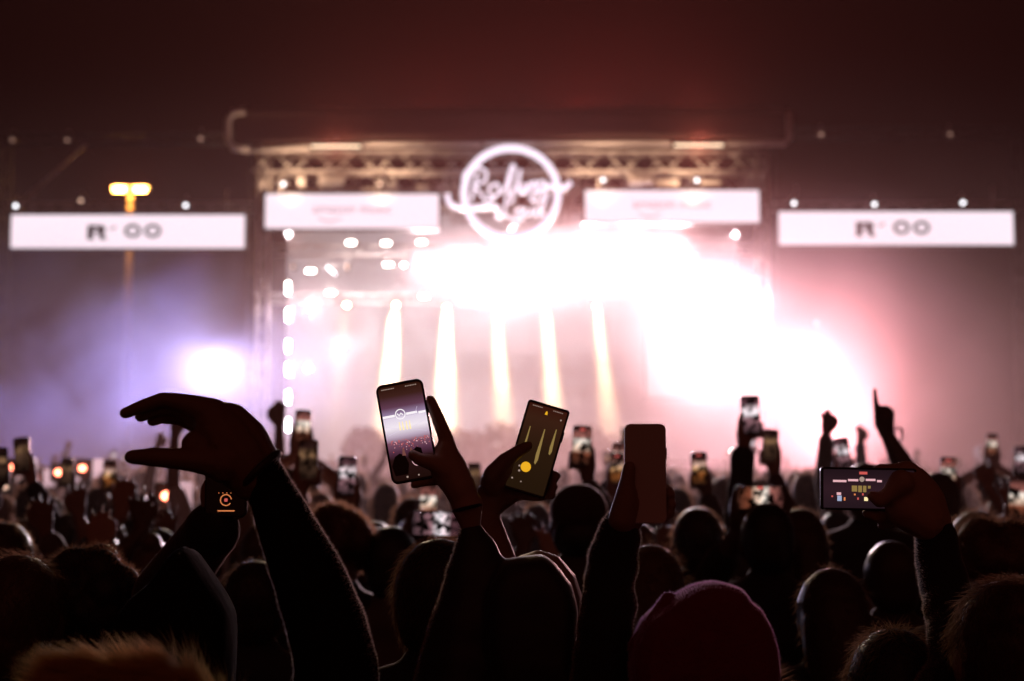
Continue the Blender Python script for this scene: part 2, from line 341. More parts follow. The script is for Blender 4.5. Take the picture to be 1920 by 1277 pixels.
# the white side screen on the right of the stage
a = at(1212, 745, 68); b = at(1418, 520, 68)
t = thing("side_screen", "big plain white screen on the right of the stage, blown out by smoke", "screen", (a + b) / 2)
q = MB(); q.box((0, .15, 0), (b.x - a.x + .2, .25, b.z - a.z + .2)); q.build("housing", M["dark"], t)
M["white"] = glow("white_video_screen", (1, .88, .9), .5, nee=True)
q = MB(); q.box((0, 0, 0), (b.x - a.x, .03, b.z - a.z)); q.build("screen_face", M["white"], t)

# golden beams: narrow spots pointing down through the smoke
GOLD = [(650, 572, 636, 700, 16, "pale leftmost golden beam lamp"), (742, 572, 731, 700, 150, "golden beam lamp with the short bright tail, second from the left"), (838, 576, 836, 705, 170, "golden beam lamp straight above the raised phone, third from the left"),
        (931, 576, 940, 760, 90, "golden beam lamp with the longest tail, below the emblem"), (1023, 574, 1034, 770, 90, "golden beam lamp right of the emblem, tall straight tail"), (1118, 574, 1134, 720, 60, "pale rightmost golden beam lamp")]
for x, y, x2, y2, p, lab in GOLD:
    tgt = at(x2 + (x2 - x), 860, 68)
    lamp(x, y, 68, .22, .16, "lenswarm", lab, "golden beam lamps over the stage", power=p * KW * 480, col=(1, .70, .36), cone=[12, 16, 17, 14, 15, 12][[742, 838].index(x) + 1 if x in (742, 838) else 0 if x < 742 else 3], aim=tgt, size=.2, blend=1, kindname="beam_lamp")

# ---------------------------------------------------------------- wings left and right of the stage
for side, x0, x1, yt, lab in ((-1, 8, 478, 262, "dark truss wing left of the stage, carrying a long banner screen"), (1, 1445, 1908, 250, "dark truss wing right of the stage, carrying a long banner screen")):
    t = thing("truss_wing", lab, "truss", (0, YS + 1.2, 0))
    def L(px, py): return at(px, py, YS + 1.2) - t.location
    za = L(x0, yt).z; xa = L(x0, 400).x; xb = L(x1, 400).x
    q = MB()
    for x in (xa, xb): q = MB(); q.truss((x, 0, 0), (x, 0, za), .45, .8, .035); q.build("upright", M["dark"], t)
    q = MB(); q.truss((xa, 0, za), (xb, 0, za), .45, .8, .04); q.build("crossbar", M["dark"], t)
    q = MB(); q.truss((xa, 0, L(x0, 388).z), (xb, 0, L(x0, 388).z), .35, .8, .03); q.build("crossbar", M["steel"], t)
    q = MB(); q.box(((xa + xb) / 2, .5, 4.5), (abs(xb - xa) - .6, .05, 8.4)); 
    if side < 0: q2 = MB(); q2.tube([L(25, 392), L(165, 268)], .05, 6); q2.build("stay_cable", M["steel"], t)
# ---------------------------------------------------------------- the street lamp behind the left wing
sp = at(245, 357, 74); t = thing("street_lamp", "tall orange sodium street lamp with two glowing heads above the left banner screen", "street lamp", (sp.x, 74, 0))
q = MB(); q.tube([(0, 0, 0), (0, 0, sp.z - .1)], [.28, .16], 10); q.tube([(-.6, 0, sp.z + .05), (.6, 0, sp.z + .05)], .06, 6); q.build("pole", M["postpaint"], t)
for sx in (-1, 1):
    q = MB(); q.box((sx * .55, .1, sp.z + .12), (.8, .5, .18)); h = q.build("lamp_head", M["steel"], t)
    q = MB(); q.box((sx * .55, -.18, sp.z), (.62, .12, .22)); q.build("lens", M["sodium"], h)
    l = bpy.data.lights.new("glow", 'POINT'); l.energy = 80 * KW; l.color = (1, .42, .08); l.shadow_soft_size = .2
    o = bpy.data.objects.new("glow", l); link(o, h); o.location = (sx * .55, -.6, sp.z)

# ---------------------------------------------------------------- smoke and haze
def volume(name, lo, hi, dens, col, g, noise=None, label=None):
    q = MB(); lo = Vector(lo); hi = Vector(hi); q.box((0, 0, 0), hi - lo)
    m = bpy.data.materials.new(name + "_air"); m.use_nodes = True; nt = m.node_tree; nt.nodes.clear()
    out = nt.nodes.new("ShaderNodeOutputMaterial"); v = nt.nodes.new("ShaderNodeVolumePrincipled")
    v.inputs["Color"].default_value = (*col, 1); v.inputs["Density"].default_value = dens; v.inputs["Anisotropy"].default_value = g
    nt.links.new(v.outputs[0], out.inputs["Volume"])
    if noise:
        sc, lo_, hi_ = noise
        tc = nt.nodes.new("ShaderNodeTexCoord"); n = nt.nodes.new("ShaderNodeTexNoise"); n.inputs["Scale"].default_value = sc; n.inputs["Detail"].default_value = 2.5; n.inputs["Distortion"].default_value = .6
        mr = nt.nodes.new("ShaderNodeMapRange"); mr.inputs[1].default_value = lo_; mr.inputs[2].default_value = hi_; mr.inputs[3].default_value = 0; mr.inputs[4].default_value = 1
        # a puff: the noise fades out towards the edge of the box
        gr = nt.nodes.new("ShaderNodeTexGradient"); gr.gradient_type = 'SPHERICAL'; mp = nt.nodes.new("ShaderNodeMapping")
        mp.inputs["Scale"].default_value = [2 / (hi[i] - lo[i]) for i in range(3)]
        nt.links.new(tc.outputs["Object"], n.inputs["Vector"]); nt.links.new(tc.outputs["Object"], mp.inputs[0]); nt.links.new(mp.outputs[0], gr.inputs[0])
        m1 = nt.nodes.new("ShaderNodeMath"); m1.operation = 'MULTIPLY'; m2 = nt.nodes.new("ShaderNodeMath"); m2.operation = 'MULTIPLY'; m2.inputs[1].default_value = dens
        gq = nt.nodes.new("ShaderNodeMath"); gq.operation = 'POWER'; gq.inputs[1].default_value = 1.6; nt.links.new(gr.outputs[1], gq.inputs[0])
        nt.links.new(n.outputs[0], mr.inputs[0]); nt.links.new(mr.outputs[0], m1.inputs[0]); nt.links.new(gq.outputs[0], m1.inputs[1]); nt.links.new(m1.outputs[0], m2.inputs[0]); nt.links.new(m2.outputs[0], v.inputs["Density"])
    o = q.build(name, m); o.location = (lo + hi) / 2; return tag(o, label, kind="stuff")
volume("haze", (-75, -4, -1), (75, 100, 30), .0002, (.95, .32, .28), .5)  # the reddish stage light is put into the air's colour
volume("drifting_smoke", (-21, 46, -6), (27, 98, 31), .0050, (1, .20, .17), .3, (.05, .10, .60), "thin smoke over the stage, red light put into its tint, fading into the night")  # red tint and fading density stand for glow dying into dark corners
NO = (.16, .22, .66)
volume("stage_smoke", (-16, 60, -1), (14, 73, 15.5), .12, (1, .93, .95), .2, NO, "thick white smoke filling the stage opening")
volume("stage_smoke", (-9, 62.6, 5.5), (14, 70, 17), .13, (1, .88, .92), .2, NO, "white glare of smoke under the round emblem")
volume("stage_smoke", (1, 57.5, 0), (18, 69, 14), .13, (1, .82, .84), .2, NO, "white smoke in front of the side screen")
volume("crowd_smoke", (3, 44, -6), (20.5, 62, 13), .13, (1, .64, .72), .3, NO, "smoke drifting over the crowd on the right, pink light put into its tint")  # pink tint carries the reddening of the glare as it dims
volume("crowd_smoke", (-15, 4, -3), (15, 36, 6), .055, (1, .70, .62), .3, (.5, .2, .6), "thin smoke between the heads of the crowd, warm light put into its tint")  # tint stands for warm light veiling the middle rows
volume("blue_tinted_smoke", (-29, 48, -6), (-4, 66, 12.5), .19, (.60, .62, 1), .3, (.24, .42, .58), "smoke rising left of the stage, blue light put into its tint")  # blue of the light is put into the smoke's own colour too
# coloured wash lamps; red and inside-stage ones are unseen, added for their light
W = [(-13.5, 64.6, 12.2, (-19, 60, 3), 1300, (.38, .34, 1), 70, "blue wash lamp behind the left wing screen, pointing down into the smoke"), (-12.9, 60, 3.4, (-20, 57, 6), 650, (.55, .50, 1), 90, "low lavender wash lamp at the left foot of the stage"),
     (4, 81, 20.9, (5, 66, 44), 700, (1, .22, .17), 150, "unseen red light added behind the roof, just right of the middle"), (-4, 81, 20.9, (-6, 66, 44), 550, (1, .26, .17), 150, "unseen red light added behind the roof, just left of the middle"),
     (10.5, 81, 20.9, (12, 66, 44), 450, (1, .22, .2), 150, "unseen red light added behind the roof, far right"), (-10.5, 81, 20.9, (-12, 66, 44), 200, (1, .26, .17), 150, "unseen red light added behind the roof, far left"),
     (-10.5, 66, 12.6, (-4, 75, 5), 600, (1, .92, .92), 120, "unseen white light added high inside the stage on the left, brightening the backdrop"), (0, 66, 12.9, (1, 75, 5), 220, (1, .88, .92), 120, "unseen pink light added high inside the stage, brightening the backdrop"),
     (10.5, 66, 12.6, (6, 75, 5), 420, (1, .90, .94), 120, "unseen white light added high inside the stage on the right, brightening the backdrop"), (-10.8, 66, 4, (-7, 74, 6), 700, (1, .92, .96), 120, "unseen white light added low inside the stage on the left"),
     (13.8, 64.2, 8.2, (24, 50, 8), 60, (1, .28, .34), 140, "unseen red light added on the right roof leg")]
for xq in (-10.0, -5.9, 4.1, 8.2): W.append((xq, 61.9, 13.55, (xq * .98, 63.9, 15.6), 60, (1, .66, .42), 130, f"warm uplight under the roof truss, {'far left' if xq < -9 else 'left of the emblem' if xq < 0 else 'right of the emblem' if xq < 5 else 'far right'}"))
for x, y, z, tg, p, c, cone, lab in W:
    sml = .35 if "uplight" in lab else 1
    t = thing("wash_lamp", lab, "lamp", (x, y, z), "coloured wash lamps")
    q = MB(); q.tube([(0, .1, 0), (0, .5 * sml, 0)], [.16 * sml, .12 * sml], 12); q.build("housing", M["dark"], t)
    q = MB(); q.tube([(0, .07, 0), (0, .1, 0)], .14 * sml, 12); q.build("lens", glow("wash_lens", c, .8), t)
    l = bpy.data.lights.new("beam", 'SPOT'); l.energy = p * KW; l.color = c; l.spot_size = R(cone); l.spot_blend = 1; l.shadow_soft_size = 1.5 if "behind the roof" in lab else .1
    o = bpy.data.objects.new("beam", l); link(o, t); o.location = (0, -.15, 0); o.rotation_euler = (Vector(tg) - Vector((x, y, z))).to_track_quat('-Z', 'Y').to_euler()
# ================================================================ people
M["skin"] = mat("skin", (.26, .13, .085), .5, spec=.5, bump=(180, .25, .0006), vary=[(.30, .16, .11), (.16, .08, .05), (.38, .22, .16), (.22, .11, .07), (.09, .045, .03)])
M["cloth"] = mat("jacket_cloth", (.03, .02, .02), .85, sheen=.5, sheen_col=(1, .85, .8), bump=(40, .5, .004), vary=[(.02, .016, .018), (.05, .03, .028), (.03, .03, .05), (.07, .02, .02), (.10, .08, .07), (.02, .03, .03), (.16, .13, .12)])
M["darkcloth"] = mat("black_fleece", (.012, .008, .009), .9, sheen=.5, sheen_col=(1, .85, .8), bump=(55, .6, .004))
M["shell"] = mat("hood_shell_cloth", (.022, .010, .010), .5, sheen=.4, bump=(9, .5, .012))
M["matte"] = mat("matte_hood_cloth", (.012, .007, .007), 1.0, spec=.05, bump=(14, .5, .01))
M["beanie"] = mat("burgundy_wool", (.20, .015, .04), .9, sheen=.6, sheen_col=(1, .6, .9), bump=(120, .8, .003))
M["wool"] = fibre("wool_fibres", (.80, .42, .66), .7)
M["fibre"] = fibre("cloth_fibres", (.6, .47, .42), .65)
M["trousers"] = mat("denim", (.02, .025, .04), .9)
M["shoe"] = mat("shoe_rubber", (.05, .05, .05), .7)
M["hair"] = mat("dark_hair", (.02, .012, .009), .45, vary=[(.02, .012, .009), (.05, .025, .014), (.012, .01, .01), (.10, .055, .03)])
M["strand"] = fibre("brown_hair_strands", (.24, .13, .075), .8)
M["fur"] = fibre("tan_fur", (.75, .46, .23), .65)
M["phone"] = mat("phone_shell", (.012, .011, .012), .25)
M["phonecase"] = mat("phone_case", (.62, .50, .48), .5)
M["glassoff"] = mat("dark_phone_glass", (.02, .013, .012), .12)

def ell(mb, c, r, n=14, rot=None): mb.ball(c, 1.0, n, r, rot)
def remesh(mb, voxel, name, m, parent, smooth=4, fac=.5):
    """fuse the overlapping limbs into one continuous skin"""
    me = mb.mesh("tmp"); o = bpy.data.objects.new("tmp", me); SC.collection.objects.link(o)
    a = o.modifiers.new("r", 'REMESH'); a.mode = 'VOXEL'; a.voxel_size = voxel; a.use_smooth_shade = True
    if smooth: b = o.modifiers.new("s", 'SMOOTH'); b.factor = fac; b.iterations = smooth
    out = bpy.data.meshes.new_from_object(o.evaluated_get(bpy.context.evaluated_depsgraph_get()))
    bpy.data.objects.remove(o); bpy.data.meshes.remove(me)
    out.name = name; out.materials.clear(); out.materials.append(m)
    return link(bpy.data.objects.new(name, out), parent)
def loft(mb, outline, Y, base, secs, centre):
    """an outline drawn in the picture at distance Y, swelling and shrinking through its depth: secs = (depth offset, scale)"""
    C = at(*centre, Y); n = len(outline); vs = []
    for dy, sc in secs:
        for x, y in outline: p = at(x, y, Y); vs.append(C + (p - C) * sc + Vector((0, dy, 0)) - base)
    fs = [(i * n + k, i * n + (k + 1) % n, (i + 1) * n + (k + 1) % n, (i + 1) * n + k) for i in range(len(secs) - 1) for k in range(n)]
    fs += [tuple(range(n))[::-1], tuple((len(secs) - 1) * n + k for k in range(n))]
    bm = bmesh.new(); V_ = [bm.verts.new(v) for v in vs]; [bm.faces.new([V_[i] for i in f]) for f in fs]; bmesh.ops.recalc_face_normals(bm, faces=bm.faces); bmesh.ops.triangulate(bm, faces=bm.faces)
    bm.verts.index_update(); return mb.add([v.co.copy() for v in bm.verts], [[v.index for v in f.verts] for f in bm.faces], True)
SECS = [(-.13, .35), (-.115, .62), (-.08, .84), (-.035, .96), (0, 1), (.04, .97), (.09, .85), (.12, .6), (.13, .3)]
SECH = [(-.105, .5), (-.10, .78), (-.085, .93), (-.06, .99), (-.03, 1), (.02, .95), (.06, .80), (.09, .6), (.11, .3)]
def ik(s, w, a, b, hint):
    s = Vector(s); w = Vector(w); d = w - s; L = min(d.length, (a + b) * .995); d.normalize()
    x = (a * a - b * b + L * L) / (2 * L); h = math.sqrt(max(a * a - x * x, 0)); hv = Vector(hint); hv = (hv - d * hv.dot(d)).normalized()
    return s + d * x + hv * h
def fuzz(src, n, length, wid, m, name, parent, lean=Vector((0, 0, 0)), zmin=None, rnd=.4, seed=1, seg=1, grav=0, keep=None, lay=0, clump=0):
    """fibres standing off a surface"""
    rg = random.Random(seed); me = src.data; P = [p for p in me.polygons if (zmin is None or p.center.z > zmin) and (keep is None or keep(p.center, p.normal))]
    q = MB(); jx = math.sqrt(P[0].area) * 1.3 if P else 0
    if not P: return None
    for _ in range(n):
        p = rg.choice(P); c = p.center.copy(); nr = p.normal
        if lay or clump:
            hr = random.Random(hash((round(c.x / (clump or .02)), round(c.y / (clump or .02)), round(c.z / (clump or .02))))); jt = Vector((hr.uniform(-1, 1), hr.uniform(-1, 1), hr.uniform(-1, 1)))
            tg = Vector((jt.x * .5, -.35, -1)) ; tg = (tg - nr * tg.dot(nr)); nr = (nr * (1 - lay) + tg.normalized() * lay + jt * (.35 if lay else .6)).normalized()
        d = (nr + lean + Vector((rg.uniform(-1, 1), rg.uniform(-1, 1), rg.uniform(-1, 1))) * rnd).normalized()
        L = length * rg.uniform(.4, 1.2); s = d.cross(Vector((rg.uniform(-1, 1), rg.uniform(-1, 1), rg.uniform(-1, 1)))).normalized() * wid
        c += nr.cross(Vector((rg.uniform(-1, 1), rg.uniform(-1, 1), rg.uniform(-1, 1)))) * jx - nr * .001
        if seg == 1: q.add([c - s, c + s, c + d * L], [(0, 1, 2)])
        else:
            vs = []; pt = c.copy(); dd = d.copy()
            for k in range(seg): vs += [pt - s * (1 - k / seg), pt + s * (1 - k / seg)]; pt = pt + dd * (L / seg); dd = (dd + lean * .25 + Vector((0, 0, -grav)) + Vector((rg.uniform(-1, 1), rg.uniform(-1, 1), rg.uniform(-1, 1))) * rnd * .3).normalized()
            vs.append(pt); q.add(vs, [(2 * k, 2 * k + 1, 2 * k + 3, 2 * k + 2) for k in range(seg - 1)] + [(2 * seg - 2, 2 * seg - 1, 2 * seg)])
    me2 = bpy.data.meshes.new(name); me2.from_pydata(q.v, [], q.f); me2.materials.append(m); return link(bpy.data.objects.new(name, me2), parent)

FL = [(.043, .026, .021), (.048, .030, .022), (.044, .028, .022), (.034, .021, .019)]
def hand(mb, wrist, fwd, side, nrm, curl=(.4, .4, .4), thumb=.6, spread=.10, s=1.0, curls=None):
    """an open or curled hand: palm, four unequal fingers, thumb on the side; fwd along the palm, side towards the thumb, nrm out of the palm"""
    wrist = Vector(wrist); f = Vector(fwd).normalized(); sd = Vector(side); sd = (sd - f * sd.dot(f)).normalized(); nm = Vector(nrm); nm = (nm - f * nm.dot(f) - sd * nm.dot(sd)).normalized()
    for i in range(4):
        off = (1.5 - i) * .0205 * s; base = wrist + f * .022 * s + sd * off * .6
        mcp = wrist + f * (.090 - .004 * abs(i - 1)) * s + sd * off
        mb.cap(base, .0165 * s, mcp, .0115 * s, 10)
        c = (curls[i] if curls else curl); d = (f + sd * (1.5 - i) * spread).normalized(); p = mcp; ang = 0
        for k in range(3):
            ang += c[k]; dd = (d * math.cos(ang) + nm * math.sin(ang)).normalized(); p2 = p + dd * FL[i][k] * s
            mb.cap(p, (.0095 - .0009 * k) * s, p2, (.0088 - .0009 * k) * s, 10); p = p2
    b = wrist + f * .030 * s + sd * .020 * s; t1 = b + (f * .6 + sd * .75 + nm * .25 * thumb).normalized() * .042 * s
    t2 = t1 + (f * (.9 - thumb * .3) + sd * (.45 - thumb * .5) + nm * thumb * .7).normalized() * .033 * s
    t3 = t2 + (f * (1 - thumb * .3) + sd * (.2 - thumb * .8) + nm * thumb * .7).normalized() * .026 * s
    mb.chain([b, t1, t2, t3], [.018 * s, .0125 * s, .0108 * s, .0092 * s], 10)
    return mb

def person(label, x, Y, H=1.72, turn=0, arms=(None, None), voxel=.006, cvoxel=.009, cat="person", group=None, cloth="cloth", hairkind="short", head=True,
           headlean=(0, 0, 0), sleeve=True, bulk=1.0, name="person", extra=None, sleeve_end=.92, folds=.0, seed=0, build_low=True, skin="skin", hairmat="hair", wide=1.0, ears=True):
    """a standing figure seen from behind; arms = (left, right), each None or dict(wrist=world point, joints=list of chains of (point, radius))"""
    rg = random.Random(seed * 13 + 5); k = H / 1.72
    t = thing(name, label, cat, (x, Y, 0), group); base = Vector((x, Y, 0)); t["height"] = H
    rot = Matrix.Rotation(R(turn), 3, 'Z')
    V = lambda a, b, c: rot @ Vector((a * k, b * k, c * k))
    q = MB()
    ell(q, V(0, 0, .96), (.155 * k, .11 * k, .13 * k)); ell(q, V(0, 0, 1.12), (.14 * k, .10 * k, .16 * k)); ell(q, V(0, .0, 1.30), (.165 * k, .11 * k, .15 * k))
    q.chain([V(-.16, 0, 1.41), V(0, -.005, 1.44), V(.16, 0, 1.41)], [.055 * k, .07 * k, .055 * k])
    hl = Vector(headlean); hc = V(0, .015, 1.615) + hl
    q.chain([V(0, -.01, 1.42), V(0, 0, 1.53) + hl * .7], [.062 * k, .052 * k])
    ell(q, hc, (.074 * k, .092 * k, .105 * k)); ell(q, hc + V(0, .03, -.055), (.052 * k, .060 * k, .055 * k))
    q.chain([hc + V(0, .085, .005), hc + V(0, .110, -.025)], [.010 * k, .013 * k])                       # nose
    q.cap(hc + V(-.02, .088, -.055), .008 * k, hc + V(.02, .088, -.055), .008 * k)                       # lips
    for s in (-1, 1):
        if ears: ell(q, hc + V(.076 * s, -.005, -.01), (.010 * k, .020 * k, .030 * k))
        q.cap(hc + V(.018 * s, .088, .028), .008 * k, hc + V(.045 * s, .078, .026), .008 * k)
        ell(q, hc + V(.031 * s, .078, .008), (.013 * k, .012 * k, .009 * k))
        if build_low:
            q.chain([V(.085 * s, 0, .90), V(.10 * s, .015, .50), V(.10 * s, -.02, .10)], [.085 * k, .056 * k, .038 * k]); q.chain([V(.10 * s, -.03, .05), V(.115 * s, .14, .04)], [.038 * k, .034 * k])
    cq = MB()                                                   # the jacket, over the same skeleton
    bt = .016 * bulk
    ell(cq, V(0, 0, .98), (.165 * k + bt, .12 * k + bt, .14 * k)); ell(cq, V(0, 0, 1.13), (.152 * k + bt, .112 * k + bt, .17 * k)); ell(cq, V(0, 0, 1.30), (.172 * k * wide + bt, .118 * k + bt, .15 * k))
    cq.chain([V(-.165, 0, 1.405), V(0, -.01, 1.44), V(.165, 0, 1.405)], [.06 * k + bt, .075 * k + bt, .06 * k + bt]); cq.cap(V(0, -.01, 1.44), .066 * k + bt, V(0, 0, 1.49), .058 * k + bt)
    for si, s in enumerate((-1, 1)):
        sh = V(.185 * s, 0, 1.405); a = arms[si]
        if a is None:
            el = V(.235 * s, -.02, 1.13); wr = V(.215 * s, .10, .91)
            q.chain([sh, el, wr], [.052 * k, .041 * k, .029 * k]); hand(q, wr, (0, .25, -1), (0, 1, .2), (-s, 0, 0), (.35, .3, .2), .3, s=k)
        else:
            wr = Vector(a["wrist"]) - base; d = (wr - sh); up, fo = .30 * k, .265 * k
            if "sh" in a: sh = sh + Vector(a["sh"]); d = wr - sh
            if d.length > (up + fo) * .99: up *= d.length / ((up + fo) * .985); fo *= d.length / ((.30 * k + fo) * .985) if False else (up / (.30 * k))
            el = (Vector(a["elbow"]) - base) if "elbow" in a else ik(sh, wr, up, fo, a.get("hint", (s * 1, .1, -.5)))
            if "sleeve" in a:
                z_ = [(Vector(p) - base, r) for p, r in a["sleeve"]][::-1]; q.chain([sh] + [p for p, r in z_] + [wr], [.054 * k] + [min(r * .72, .046) for p, r in z_] + [.026 * k])
            else: q.chain([sh, sh.lerp(el, .5), el, el.lerp(wr, .35), wr], [.054 * k, .048 * k, .041 * k, .043 * k, .028 * k])
            for ch in a.get("chains", []): q.chain([Vector(p) - base for p, r in ch], [r for p, r in ch], 10)
            if "hand" in a: hand(q, wr, s=k, **a["hand"])
        if a is not None and "sleeve" in a:
            sv = [Vector(p) - base for p, r in a["sleeve"]]; sr = [r for p, r in a["sleeve"]]; P2 = []; R2 = []
            for i in range(len(sv) - 1):
                for z_ in range(3): P2.append(sv[i].lerp(sv[i + 1], z_ / 3) + Vector((rg.uniform(-1, 1), 0, 0)) * folds * .6); R2.append(sr[i] + (sr[i + 1] - sr[i]) * z_ / 3 + folds * rg.uniform(-.7, .7))
            P2.append(sv[-1]); R2.append(sr[-1]); P2.append(sh); R2.append(.07 * k + bt * .5); cq.chain(P2, R2, 14)
        elif sleeve:
            n = 9; pts = []; rr = []; e = sleeve_end if a is not None else .95
            for i in range(n + 1):
                u = i / n * 2 * (.5 + e / 2)
                p = sh.lerp(el, u) if u <= 1 else el.lerp(wr, u - 1)
                r_ = (.054 + (.043 - .054) * min(u, 1)) if u <= 1 else (.043 + (.031 - .043) * (u - 1))
                jit = folds * rg.uniform(-1, 1)
                pts.append(p + Vector((rg.uniform(-1, 1), 0, rg.uniform(-1, 1))) * folds * .5); rr.append((r_ * k * a.get("fat", 1.0) if a else r_ * k) + bt * .9 + jit)
            cq.chain(pts, rr, 14)
            if a is not None and e > .6: cq.chain([pts[-1], pts[-1].lerp(wr, .15)], [rr[-1] + .003, rr[-1] + .003], 14)
    if extra: extra(q, cq, V, hc)
    b = remesh(q, voxel, "body", M[skin], t, 2 if voxel < .005 else 4); j = remesh(cq, cvoxel, "jacket", M[cloth], t, 9)
    if build_low:
        tq = MB(); ell(tq, V(0, 0, .93), (.165 * k, .125 * k, .12 * k))
        for s in (-1, 1): tq.chain([V(.088 * s, 0, .88), V(.10 * s, .015, .50), V(.10 * s, -.02, .12)], [.095 * k, .07 * k, .058 * k], 10)
        remesh(tq, .016, "trousers", M["trousers"], t, 2)
        for s in (-1, 1):
            sq = MB(); sq.chain([V(.10 * s, -.04, .055), V(.118 * s, .15, .045)], [.046 * k, .04 * k], 10); sq.box(V(.109 * s, .055, .012), (.09 * k, .27 * k, .022), rot); remesh(sq, .012, "shoe", M["shoe"], t, 2)
    h = None
    if hairkind:
        hq = MB()
        if hairkind == "short": ell(hq, hc + V(0, -.012, .018), (.084 * k, .098 * k, .104 * k)); ell(hq, hc + V(0, -.045, -.03), (.072 * k, .060 * k, .07 * k))
        if hairkind == "long":
            ell(hq, hc + V(0, -.015, .016), (.088 * k, .10 * k, .106 * k)); hq.chain([hc + V(0, -.05, 0), hc + V(0, -.075, -.13), hc + V(0, -.085, -.26)], [.085 * k, .080 * k, .06 * k])
        if hairkind == "afro":
            for i in range(40):
                v = Vector((rg.gauss(0, 1), rg.gauss(0, 1), rg.gauss(0, 1))).normalized(); v.y = min(v.y, .25); v.z = max(v.z, -.45); hq.ball(hc + V(0, -.02, .03) + Vector((v.x * .072, v.y * .075, v.z * .078)) * k, .042 * k, 10)
        if hairkind == "bun": ell(hq, hc + V(0, -.012, .016), (.083 * k, .097 * k, .102 * k)); hq.ball(hc + V(0, -.06, .11), .038 * k, 12)
        if hairkind == "cap":
            ell(hq, hc + V(0, -.005, .045), (.088 * k, .102 * k, .080 * k)); hq.chain([hc + V(-.05, .10, .035), hc + V(0, .15, .03), hc + V(.05, .10, .035)], [.010, .010, .010]); ell(hq, hc + V(0, .09, .036), (.06 * k, .07 * k, .010))
            h = remesh(hq, .008, "cap", M["cloth"], t)
            hq = MB(); ell(hq, hc + V(0, -.035, -.03), (.080 * k, .068 * k, .07 * k))
        if hq.v: hh = remesh(hq, max(.008, voxel), "hair", M[hairmat], t); h = h or hh
    return t, b, j, h, hc

# ---------------------------------------------------------------- phones
def phone(label, px, py, Y, ang=0, w=.074, h=.155, screen_=True, land=False, group=None, tilt=0, case=False, name="smartphone", far=False, yaw=0, cr=.011):
    """a phone whose middle shows at that pixel; screen towards the viewer; ang turns it clockwise in the picture"""
    c = at(px, py, Y); t = thing(name, label, "phone", c, group)
    t.rotation_euler = (R(tilt), R(ang + (90 if land else 0)), R(yaw)); q = MB()
    a = rrect(w, h, cr); b = rrect(w - .003, h - .003, cr - .0015)
    n = len(a); vs = []
    for poly, y in ((b, -.0042), (a, -.0030), (a, .0030), (b, .0042)): vs += [(x, y, z) for x, z in poly]
    fs = [tuple(range(n)), tuple(range(3 * n, 4 * n))[::-1]] + [(i * n + k, i * n + (k + 1) % n, (i + 1) * n + (k + 1) % n, (i + 1) * n + k) for i in range(3) for k in range(n)]
    q.add(vs, fs); q.build("shell", M["phonecase" if case else "phone"], t)
    q = MB(); q.prism(rrect(.022, .042, .007), (-w / 2 + .019, .0042, h / 2 - .03), (1, 0, 0), (0, 0, 1), (0, 1, 0), .0018); q.build("camera_bump", M["phone"], t)
    if not far:
        q = MB(); q.box((w / 2 + .0006, 0, h * .2), (.0016, .003, .018)); q.build("side_button", M["phone"], t)
    if screen_:
        q = MB(); q.prism(rrect(w - .007, h - .009, cr - .004), (0, -.0043, 0), (1, 0, 0), (0, 0, 1), (0, -1, 0), .0005); s = q.build("screen", screen_ if not isinstance(screen_, bool) else M["glassoff"], t)
        return t, s
    return t, None
def screen_ramp(name, stops, s, axis=2, noise=None, half=.073):
    """what a phone display shows, as bands of colour along its height (bottom 0, top 1)"""
    m = bpy.data.materials.new(name); m.use_nodes = True; nt = m.node_tree; b = nt.nodes["Principled BSDF"]; b.inputs["Base Color"].default_value = (.01, .01, .01, 1); b.inputs["Roughness"].default_value = .2
    tc = nt.nodes.new("ShaderNodeTexCoord"); sp = nt.nodes.new("ShaderNodeSeparateXYZ"); mr = nt.nodes.new("ShaderNodeMapRange"); mr.inputs[1].default_value = -half; mr.inputs[2].default_value = half
    cr = nt.nodes.new("ShaderNodeValToRGB"); e = cr.color_ramp.elements
    while len(e) > 1: e.remove(e[-1])
    e[0].position = stops[0][0]; e[0].color = (*stops[0][1], 1)
    for p, c in stops[1:]: z = e.new(p); z.color = (*c, 1)
    nt.links.new(tc.outputs["Object"], sp.inputs[0]); nt.links.new(sp.outputs[axis], mr.inputs[0]); nt.links.new(mr.outputs[0], cr.inputs[0]); last = cr.outputs[0]
    if noise:
        n = nt.nodes.new("ShaderNodeTexNoise"); n.inputs["Scale"].default_value = noise[0]; n.inputs["Detail"].default_value = 3; oi = nt.nodes.new("ShaderNodeObjectInfo"); va = nt.nodes.new("ShaderNodeVectorMath"); va.operation = 'ADD'
        nt.links.new(tc.outputs["Object"], va.inputs[0]); nt.links.new(oi.outputs["Location"], va.inputs[1]); nt.links.new(va.outputs[0], n.inputs["Vector"])
        m2 = nt.nodes.new("ShaderNodeMapRange"); m2.inputs[1].default_value = noise[1]; m2.inputs[2].default_value = noise[2]; nt.links.new(n.outputs[0], m2.inputs[0])
        mx = nt.nodes.new("ShaderNodeMix"); mx.data_type = 'RGBA'; mx.blend_type = 'MULTIPLY'; mx.inputs[0].default_value = 1
        nt.links.new(last, mx.inputs[6]); nt.links.new(m2.outputs[0], mx.inputs[7]); last = mx.outputs[2]
    nt.links.new(last, b.inputs["Emission Color"]); b.inputs["Emission Strength"].default_value = s
    m.cycles.emission_sampling = 'NONE'; return m
def PY(pts, Y): return [(at(x, y, Y + dy), r) for x, y, dy, r in pts]
def mark(poly, parent, m, name="display_mark", c=(0, 0), y=-.0050):
    q = MB(); q.prism(poly, (c[0], y, c[1]), (1, 0, 0), (0, 0, 1), (0, -1, 0), .0002); return q.build(name, m, parent)
def disc(r, n=20): return [(r * math.cos(2 * math.pi * i / n), r * math.sin(2 * math.pi * i / n)) for i in range(n)]
